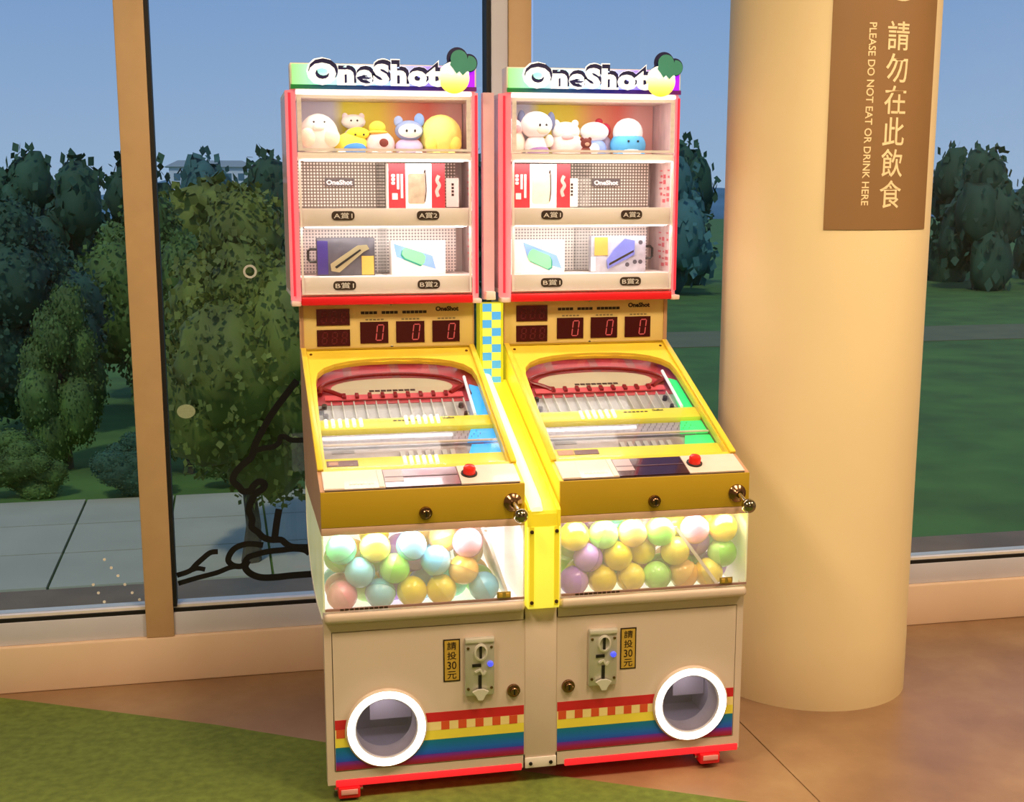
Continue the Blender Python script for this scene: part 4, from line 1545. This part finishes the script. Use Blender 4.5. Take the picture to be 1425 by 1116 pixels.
half_up = {c: capsule_mesh(True).mesh('shell_' + c) for c in CAPC}
for c, h in CAPC.items():
    half_up[c].materials.append(mat('capsule_' + c, h, .25, coat=.3, var=.03))
half_lo = {c: capsule_mesh(False).mesh('pale_half_' + c) for c in CAPC}
for c, h in CAPC.items():
    pale = ''.join('%02x' % int(int(h[i:i + 2], 16) * .75 + 255 * .25) for i in (0, 2, 4))
    half_lo[c].materials.append(mat('capsule_pale_' + c, pale, .22, coat=.3, var=.03))


def fill_bin(side, seed, count, xmax, weights):
    rg = np.random.RandomState(seed)
    r = .0402
    lo = np.array([-.243 if side < 0 else -.242, -.008, .4955]) + r
    hi = np.array([.242, .208, .694]) - r
    p = lo + rg.rand(count, 3) * (hi - lo)
    for it in range(1200):
        g = .0016 * max(0, 1 - it / 800)
        p[:, 2] -= g
        p[:, 1] -= g * .35
        d = p[:, None] - p[None]
        l = np.sqrt((d ** 2).sum(-1)) + np.eye(count)
        ov = np.clip(2 * r - l, 0, None) * (1 - np.eye(count))
        p += (d / l[..., None] * ov[..., None]).sum(1) * .28
        if xmax:
            lim = xmax(p[:, 2])
            p[:, 0] = np.minimum(p[:, 0], lim - r * 1.05)
        p = np.clip(p, lo, hi)
    names = list(weights)
    pr = np.array([weights[k] for k in names], float)
    pr /= pr.sum()
    which = 'left' if side < 0 else 'right'
    rank = {}
    layer = ['front' if q[1] < lo[1] + .028 else ('middle' if q[1] < lo[1] + .075 else 'back') for q in p]
    row = ['bottom' if q[2] < lo[2] + .022 else ('middle' if q[2] < lo[2] + .078 else 'top') for q in p]
    for k in np.argsort(p[:, 0]):
        key = (layer[k], row[k])
        rank.setdefault(key, []).append(k)
    for k in range(count):
        c = names[rg.choice(len(names), p=pr)]
        o = link('prize_capsule', half_up[c], None)
        o.location = (p[k][0] + .297 * side, p[k][1], p[k][2])
        o.rotation_euler = tuple(rg.rand(3) * 6.28)
        n_ = ORD[rank[(layer[k], row[k])].index(k)]
        tag(o, 'pastel %s capsule, %s from the left, %s row, %s layer, %s machine bin' % (c, n_, row[k], layer[k], which), 'capsule', 'capsules in the %s bin' % which)
        link('pale_half', half_lo[c], None, o)


fill_bin(-1, 4, 36, lambda z: .145 + (.69 - z) * .34, {'yellow': 4, 'green': 3, 'blue': 3, 'mint': 3, 'pink': 3, 'purple': 3, 'orange': 2})
fill_bin(1, 9, 42, None, {'yellow': 5, 'purple': 4, 'mint': 2, 'green': 3, 'pink': 2, 'orange': 2, 'blue': 1})

# ------------------------------------------------------------------ prizes on the shelves
SH_A, SH_B, SH_P = 1.4762, 1.2862, 1.6202


def boxed_appliance(x0, x1, label, mirror):
    W = x1 - x0
    t = thing('boxed_appliance', label, 'box', ((x0 + x1) / 2, .70, SH_A), 'red and white boxes')
    h = .128
    f = lambda a, b_, c: (a, -c, b_)
    MB().box(-W / 2, W / 2, 0, .075, 0, h, bev=.0015).build('carton', M['box_white'], t)
    r1 = W * .30
    r2 = W * .235
    MB().box(-W / 2, -W / 2 + r1, 0.0, h, .0002, .0012, f=f).build('red_panel', M['box_red'], t, smooth=False)
    MB().box(W / 2 - r2, W / 2, 0.0, h, .0002, .0012, f=f).build('red_panel', M['box_red'], t, smooth=False)
    b = MB()
    for j in range(3):
        b.prism(rrect(-W / 2 + .008, -W / 2 + .019, .068 + j * .0105, .077 + j * .0105, .004), .0013, .0018, f)
    for a, z0, z1 in ((.024, .055, .098), (.035, .03, .098)):
        b.box(-W / 2 + a, -W / 2 + a + .007, z0, z1, .0013, .0018, f=f)
    b.box(-W / 2 + .010, -W / 2 + .026, .026, .044, .0013, .0018, f=f)
    stuff(b.build('white_lettering', mat('pale_pink_lettering', 'f8c8c0', .5), t, smooth=False))
    b = MB()
    ribbon(b, [(W / 2 - r2 * .5, .034), (W / 2 - r2 * .62, .05), (W / 2 - r2 * .42, .066), (W / 2 - r2 * .6, .080), (W / 2 - r2 * .45, .094)], .010, f, .0013, .0018)
    stuff(b.build('script_lettering', mat('rose_lettering', 'f29a92', .5), t, smooth=False))
    b = MB()
    ca = -W / 2 + r1 + W * .045
    cb_ = W / 2 - r2 - W * .12
    b.prism(rrect(ca, cb_, .014, .100, .006), .0002, .002, f)
    b.build('appliance_picture', M['taupe_print'] if not mirror else M['sand_print'], t, smooth=False)
    b = MB()
    ribbon(b, [(cb_ - .003, .100), (cb_ + .0005, .110), (cb_ + .002, .090), (cb_ + .003, .05), (cb_ - .001, .02)], .003, f, .0021, .003)
    b.build('picture_handle', M['dark_brown'], t, smooth=False)
    return t


boxed_appliance(-.282, -.118, 'red and white appliance box on the A2 shelf of the left machine', False)
boxed_appliance(.083, .258, 'red and white appliance box on the A1 shelf of the right machine', True)

for x, lab in ((-.085, 'small white prize tag beside the red box in the left machine'), (.279, 'small white prize tag beside the red box in the right machine')):
    t = thing('prize_tag', lab, 'tag', (x, .74, SH_A), 'white prize tags')
    f = lambda a, b_, c: (a, -c, b_)
    MB().box(-.018, .018, .0, .05, 0, .004).build('stand', M['acrylic'], t, smooth=False)
    MB().box(-.019, .019, .018, .021, .0041, .088).build('card', M['box_white'], t, smooth=False)
    b = MB()
    for j in range(4):
        b.box(-.003, .004, .017, .0178, .036 + j * .010, .043 + j * .010)
    stuff(b.build('card_print', M['dark_brown'], t, smooth=False))


def console_box(x0, x1, label, flip):
    W = x1 - x0
    t = thing('console_box', label, 'box', ((x0 + x1) / 2, .70, SH_B), 'white console boxes')
    h = .098
    s = -1 if flip else 1
    f = lambda a, b_, c: (a, -c, b_)
    MB().box(-W / 2, W / 2, 0, .055, 0, h, bev=.0015).build('carton', M['box_white'], t)
    if flip:
        P = [(-.046, .092), (.058, .052), (.074, .012), (-.032, .046)]
        g = [(-.026, .064), (-.016, .072), (.034, .052), (.040, .040), (.040, .018), (.030, .012), (-.028, .038), (-.032, .050)]
    else:
        P = [(-.074, .091), (.040, .055), (.050, .016), (-.066, .052)]
        g = [(-.047, .074), (-.038, .080), (.012, .062), (.020, .052), (.016, .034), (.008, .028), (-.040, .048), (-.050, .060)]
    MB().prism(P, .0002, .0014, f).build('blue_grip_picture', M['console_blue'], t, smooth=False)
    MB().prism([(x - .004 * s, z - .004) for x, z in g], .0015, .0019, f).build('picture_shadow', M['console_teal'], t, smooth=False)
    MB().prism(g, .0020, .0026, f).build('green_screen_picture', M['console_green'], t, smooth=False)
    return t


console_box(-.276, -.117, 'white box with a blue and green handheld console, left machine B2 shelf', False)
console_box(.079, .243, 'white box with a blue and green handheld console, right machine B1 shelf', True)


def blister_pack(x0, x1, label, right):
    W = x1 - x0
    t = thing('blister_pack', label, 'package', ((x0 + x1) / 2, .70, SH_B), 'blister packs')
    h = .108
    f = lambda a, b_, c: (a, -c, b_)
    s = 1 if right else -1
    MB().box(-W / 2, W / 2, 0, .030, 0, h, bev=.002).build('card_box', M['pack_grey'] if right else M['pack_dark'], t)
    b = MB()
    if right:
        b.prism([(-W * .22, .036), (-W * .20, .010), (W * .28, .052), (W * .28, .094), (W * .10, .100), (-W * .1, .066)], .0002, .007, f)
        b.build('product', M['tool_blue'], t, smooth=False)
        b = MB()
        b.prism([(-W * .18, .020), (W * .26, .060), (W * .26, .066), (-W * .18, .027)], .0071, .0085, f)
        b.build('product_stripe', M['chrome'], t, smooth=False)
        MB().box(-W * .44, -W * .20, .050, .104, .0002, .002, f=f).build('yellow_label', M['label_gold'], t, smooth=False)
        MB().box(-W * .5, -W * .42, .004, .046, .0002, .0015, f=f).build('white_label', M['box_white'], t, smooth=False)
        for x, z in ((.30, .03), (.40, .03), (.40, .088), (.16, .022)):
            MB().prism(circle(W * x, z, .0065, 14), .0002, .0014, f).build('icon', M['pack_dark'], t, smooth=False)
    else:
        MB().box(-W * .49, -W * .31, .004, .100, .0002, .0015, f=f).build('purple_panel', M['pack_purple'], t, smooth=False)
        b = MB()
        b.prism([(-W * .26, .014), (-W * .27, .034), (W * .20, .086), (W * .36, .088), (W * .40, .076), (W * .30, .068), (-W * .12, .010)], .0002, .008, f)
        b.build('product', M['tool_gold'], t, smooth=False)
        b = MB()
        b.prism([(-W * .20, .026), (W * .24, .076), (W * .26, .072), (-W * .17, .021)], .0081, .0095, f)
        b.build('product_groove', M['black'], t, smooth=False)
        MB().box(W * .27, W * .48, .002, .056, .0002, .002, f=f).build('gold_label', M['label_gold'], t, smooth=False)
    b = MB()
    x = s * W / 2
    b.tube([(x, .012, .040), (x + s * .018, .012, .040), (x + s * .024, .012, .046), (x + s * .024, .012, .070), (x + s * .018, .012, .076), (x, .012, .076)], .0038, 8)
    b.build('carry_handle', M['black'], t)
    b = MB()
    b.box(-W / 2 - .002, W / 2 + .002, -.0125, -.0115, -.0, h)
    return t


blister_pack(-.492, -.325, 'dark blister pack holding a gold tool, left machine B1 shelf', False)
blister_pack(.325, .497, 'grey blister pack with a lilac case and yellow label, right machine B2 shelf', True)

# plush toys (plain, generic shapes in the photographed colours)
_pm = {}


def fur(hexc):
    if hexc not in _pm:
        _pm[hexc] = mat('plush_' + hexc, hexc, .95, var=.05, scale=60, bump=.35)
    return _pm[hexc]


def plush(label, x, parts, y=.755):
    t = thing('plush_toy', label, 'plush toy', (x, y, SH_P), 'plush toys on the top shelves')
    for nm, c, r, s, col in parts:
        MB().ball(c, r, s, sub=3).build(nm, fur(col) if col != 'eye' else M['black'], t)
    return t


plush('big cream white round plush at the left end of the left machine', -.474, [
    ('body', (0, 0, .062), .062, (.92, .85, 1.0), 'f6f0e6'), ('arm', (-.035, -.048, .055), .022, (1, .7, 1.2), 'f2e4cc'), ('arm', (.035, -.048, .055), .022, (1, .7, 1.2), 'f2e4cc'),
    ('muzzle', (-.002, -.050, .085), .014, (1.3, .6, .9), 'fbf6ee'), ('eye', (-.016, -.051, .098), .003, (1, 1, 1), 'eye'), ('eye', (.014, -.051, .098), .003, (1, 1, 1), 'eye')])
plush('yellow plush with blue trousers near the left end of the left machine', -.383, [
    ('body', (0, 0, .036), .038, (1.25, .9, .95), 'f2e25a'), ('trousers', (.008, -.022, .024), .027, (1.25, .8, .72), '4a8ede'), ('head', (.02, -.004, .068), .026, (1.3, .9, .7), 'f0dc3e'),
    ('foot', (-.03, -.03, .011), .011, (1.2, 1, 1), 'fbf6ee'), ('eye', (.01, -.03, .064), .003, (1, 1, 1), 'eye'), ('eye', (.034, -.03, .064), .003, (1, 1, 1), 'eye')], .74)
plush('small pinkish white plush standing behind the yellow one, left machine', -.368, [
    ('body', (0, 0, .045), .042, (.85, .6, 1.05), 'f2e6e4'), ('head', (0, -.002, .105), .024, (1.5, .7, .9), 'f6ece8'), ('ear', (-.024, 0, .120), .009, (1, .6, 1.2), 'eed8d8'),
    ('ear', (.024, 0, .120), .009, (1, .6, 1.2), 'eed8d8'), ('eye', (-.008, -.018, .108), .003, (1, 1, 1), 'eye'), ('eye', (.01, -.018, .108), .003, (1, 1, 1), 'eye')], .81)
plush('white and pink plush with a yellow cap in the middle of the left machine', -.300, [
    ('body', (0, 0, .038), .042, (1.05, .9, .95), 'f4cccc'), ('cap', (-.006, 0, .085), .022, (1.1, 1, .9), 'f2dc4e'), ('cap_brim', (-.006, -.004, .072), .027, (1.1, 1, .25), 'ecc850'),
    ('pompom', (.008, -.036, .042), .012, (1.1, .6, 1), '7a3a34'), ('foot', (-.018, -.032, .010), .012, (1, 1, .8), 'f4d4d0'), ('foot', (.022, -.032, .010), .012, (1, 1, .8), 'f4d4d0')], .745)
plush('blue grey plush with pointed ears and lilac body, left machine', -.214, [
    ('body', (0, .004, .030), .036, (1.15, .9, .8), 'd4c2ec'), ('head', (0, 0, .078), .036, (1.15, .9, .82), '8c9cc4'), ('ear', (-.030, .004, .104), .014, (.95, .5, 1.15), '9aa8cc'),
    ('ear', (.031, .004, .108), .016, (.95, .5, 1.25), '86a4e0'), ('face', (0, -.026, .076), .030, (1.15, .36, .66), 'fafafa'), ('eye', (-.012, -.039, .076), .0035, (1, .6, 1.2), 'eye'),
    ('eye', (.012, -.039, .076), .0035, (1, .6, 1.2), 'eye'), ('foot', (-.024, -.030, .011), .012, (1, 1, .8), 'd8b0b4'), ('foot', (.024, -.030, .011), .012, (1, 1, .8), 'e4d8f0')], .745)
plush('big plain yellow ball shaped plush at the right end of the left machine', -.118, [
    ('body', (0, 0, .063), .063, (.98, .85, 1.0), 'f6ec84'), ('arm', (-.036, -.040, .040), .018, (1, .7, 1.2), 'f2e670'), ('arm', (.036, -.040, .040), .018, (1, .7, 1.2), 'f2e670'),
    ('foot', (-.02, -.044, .010), .014, (1, 1, .7), 'f4e878'), ('foot', (.024, -.044, .010), .014, (1, 1, .7), 'f4e878')], .76)

plush('pink and cream plush at the left end of the right machine', .096, [
    ('body', (0, 0, .045), .045, (.85, .9, 1.0), 'f2dccc'), ('head', (-.002, -.006, .088), .034, (1, .9, .85), 'f6d4d0'), ('cheek', (.008, -.034, .086), .011, (1, .5, 1), 'eeaaaa'),
    ('ear', (-.022, 0, .114), .011, (1, .6, 1), 'f6d4d0'), ('ear', (.02, 0, .114), .011, (1, .6, 1), 'f6d4d0')], .76)
plush('white plush with drooping grey blue ears and purple skirt, right machine', .165, [
    ('body', (0, 0, .034), .036, (1, .85, 1), 'f6eef2'), ('skirt', (.004, -.008, .022), .034, (1, .85, .55), '9a78b0'), ('head', (0, 0, .098), .044, (1.1, .9, .9), 'faf6f4'),
    ('ear', (-.043, .006, .114), .020, (.62, .6, 1.35), '6a7290'), ('ear', (.047, .006, .110), .020, (.62, .6, 1.35), '6e7494'), ('muzzle', (.012, -.038, .082), .015, (1.2, .5, .9), 'f4d8c4'),
    ('eye', (.002, -.041, .096), .0035, (1, .6, 1.2), 'eye'), ('eye', (.022, -.038, .096), .0035, (1, .6, 1.2), 'eye'), ('arm', (.036, -.016, .052), .013, (1, 1, 1.4), 'f6eee2')], .745)
plush('wide white and pink plush in the middle of the right machine', .262, [
    ('body', (0, 0, .040), .044, (1.15, .9, .95), 'f8dedd'), ('head', (-.004, -.004, .080), .036, (1.2, .9, .8), 'fbf4f0'), ('cheek', (-.006, -.036, .064), .014, (1.4, .4, .6), 'f2b4ba'),
    ('ear', (-.032, 0, .104), .011, (1, .6, 1), 'fbf4f0'), ('ear', (.026, 0, .104), .011, (1, .6, 1), 'fbf4f0')], .76)
plush('small brown plush sitting in front, right machine', .305, [
    ('body', (0, 0, .018), .016, (1, .9, 1.1), '8a4c46'), ('head', (0, -.003, .044), .015, (1.1, .9, 1), '6e3430'), ('ear', (-.012, 0, .056), .006, (1, .6, 1), '6e3430'),
    ('ear', (.012, 0, .056), .006, (1, .6, 1), '6e3430'), ('muzzle', (0, -.016, .041), .006, (1.2, .6, .9), 'c8a08c')], .70)
plush('white round headed plush with blue trousers, right machine', .348, [
    ('body', (.006, 0, .030), .032, (1, .85, .95), '8ea8e6'), ('head', (0, 0, .080), .037, (1.2, .85, .8), 'fcf8f6'), ('bib', (-.006, -.024, .030), .016, (1, .5, 1), 'f6eef4')], .76)
plush('small red plush peeking out behind the white one, right machine', .394, [
    ('body', (0, 0, .088), .019, (.9, .8, 1.1), 'd83a54'), ('head', (-.020, 0, .112), .012, (1, .8, .9), 'c83444'), ('base', (0, .004, .036), .034, (.7, .7, 1.05), 'd6c4e0')], .80)
plush('blue dome shaped plush with a white top, right machine', .452, [
    ('body', (0, 0, .042), .054, (1.02, .85, .78), '5cb4ec'), ('top', (0, .002, .078), .046, (1.0, .85, .95), 'f4f8fa'), ('belly', (0, -.036, .016), .026, (1.2, .5, .6), 'd4e8fa'),
    ('eye', (-.012, -.045, .052), .0035, (1, .6, 1), 'eye'), ('eye', (.018, -.044, .052), .0035, (1, .6, 1), 'eye'), ('foot', (.034, -.036, .010), .012, (1, 1, .8), '3c98de'),
    ('foot', (-.034, -.036, .010), .012, (1, 1, .8), '3c98de')], .755)
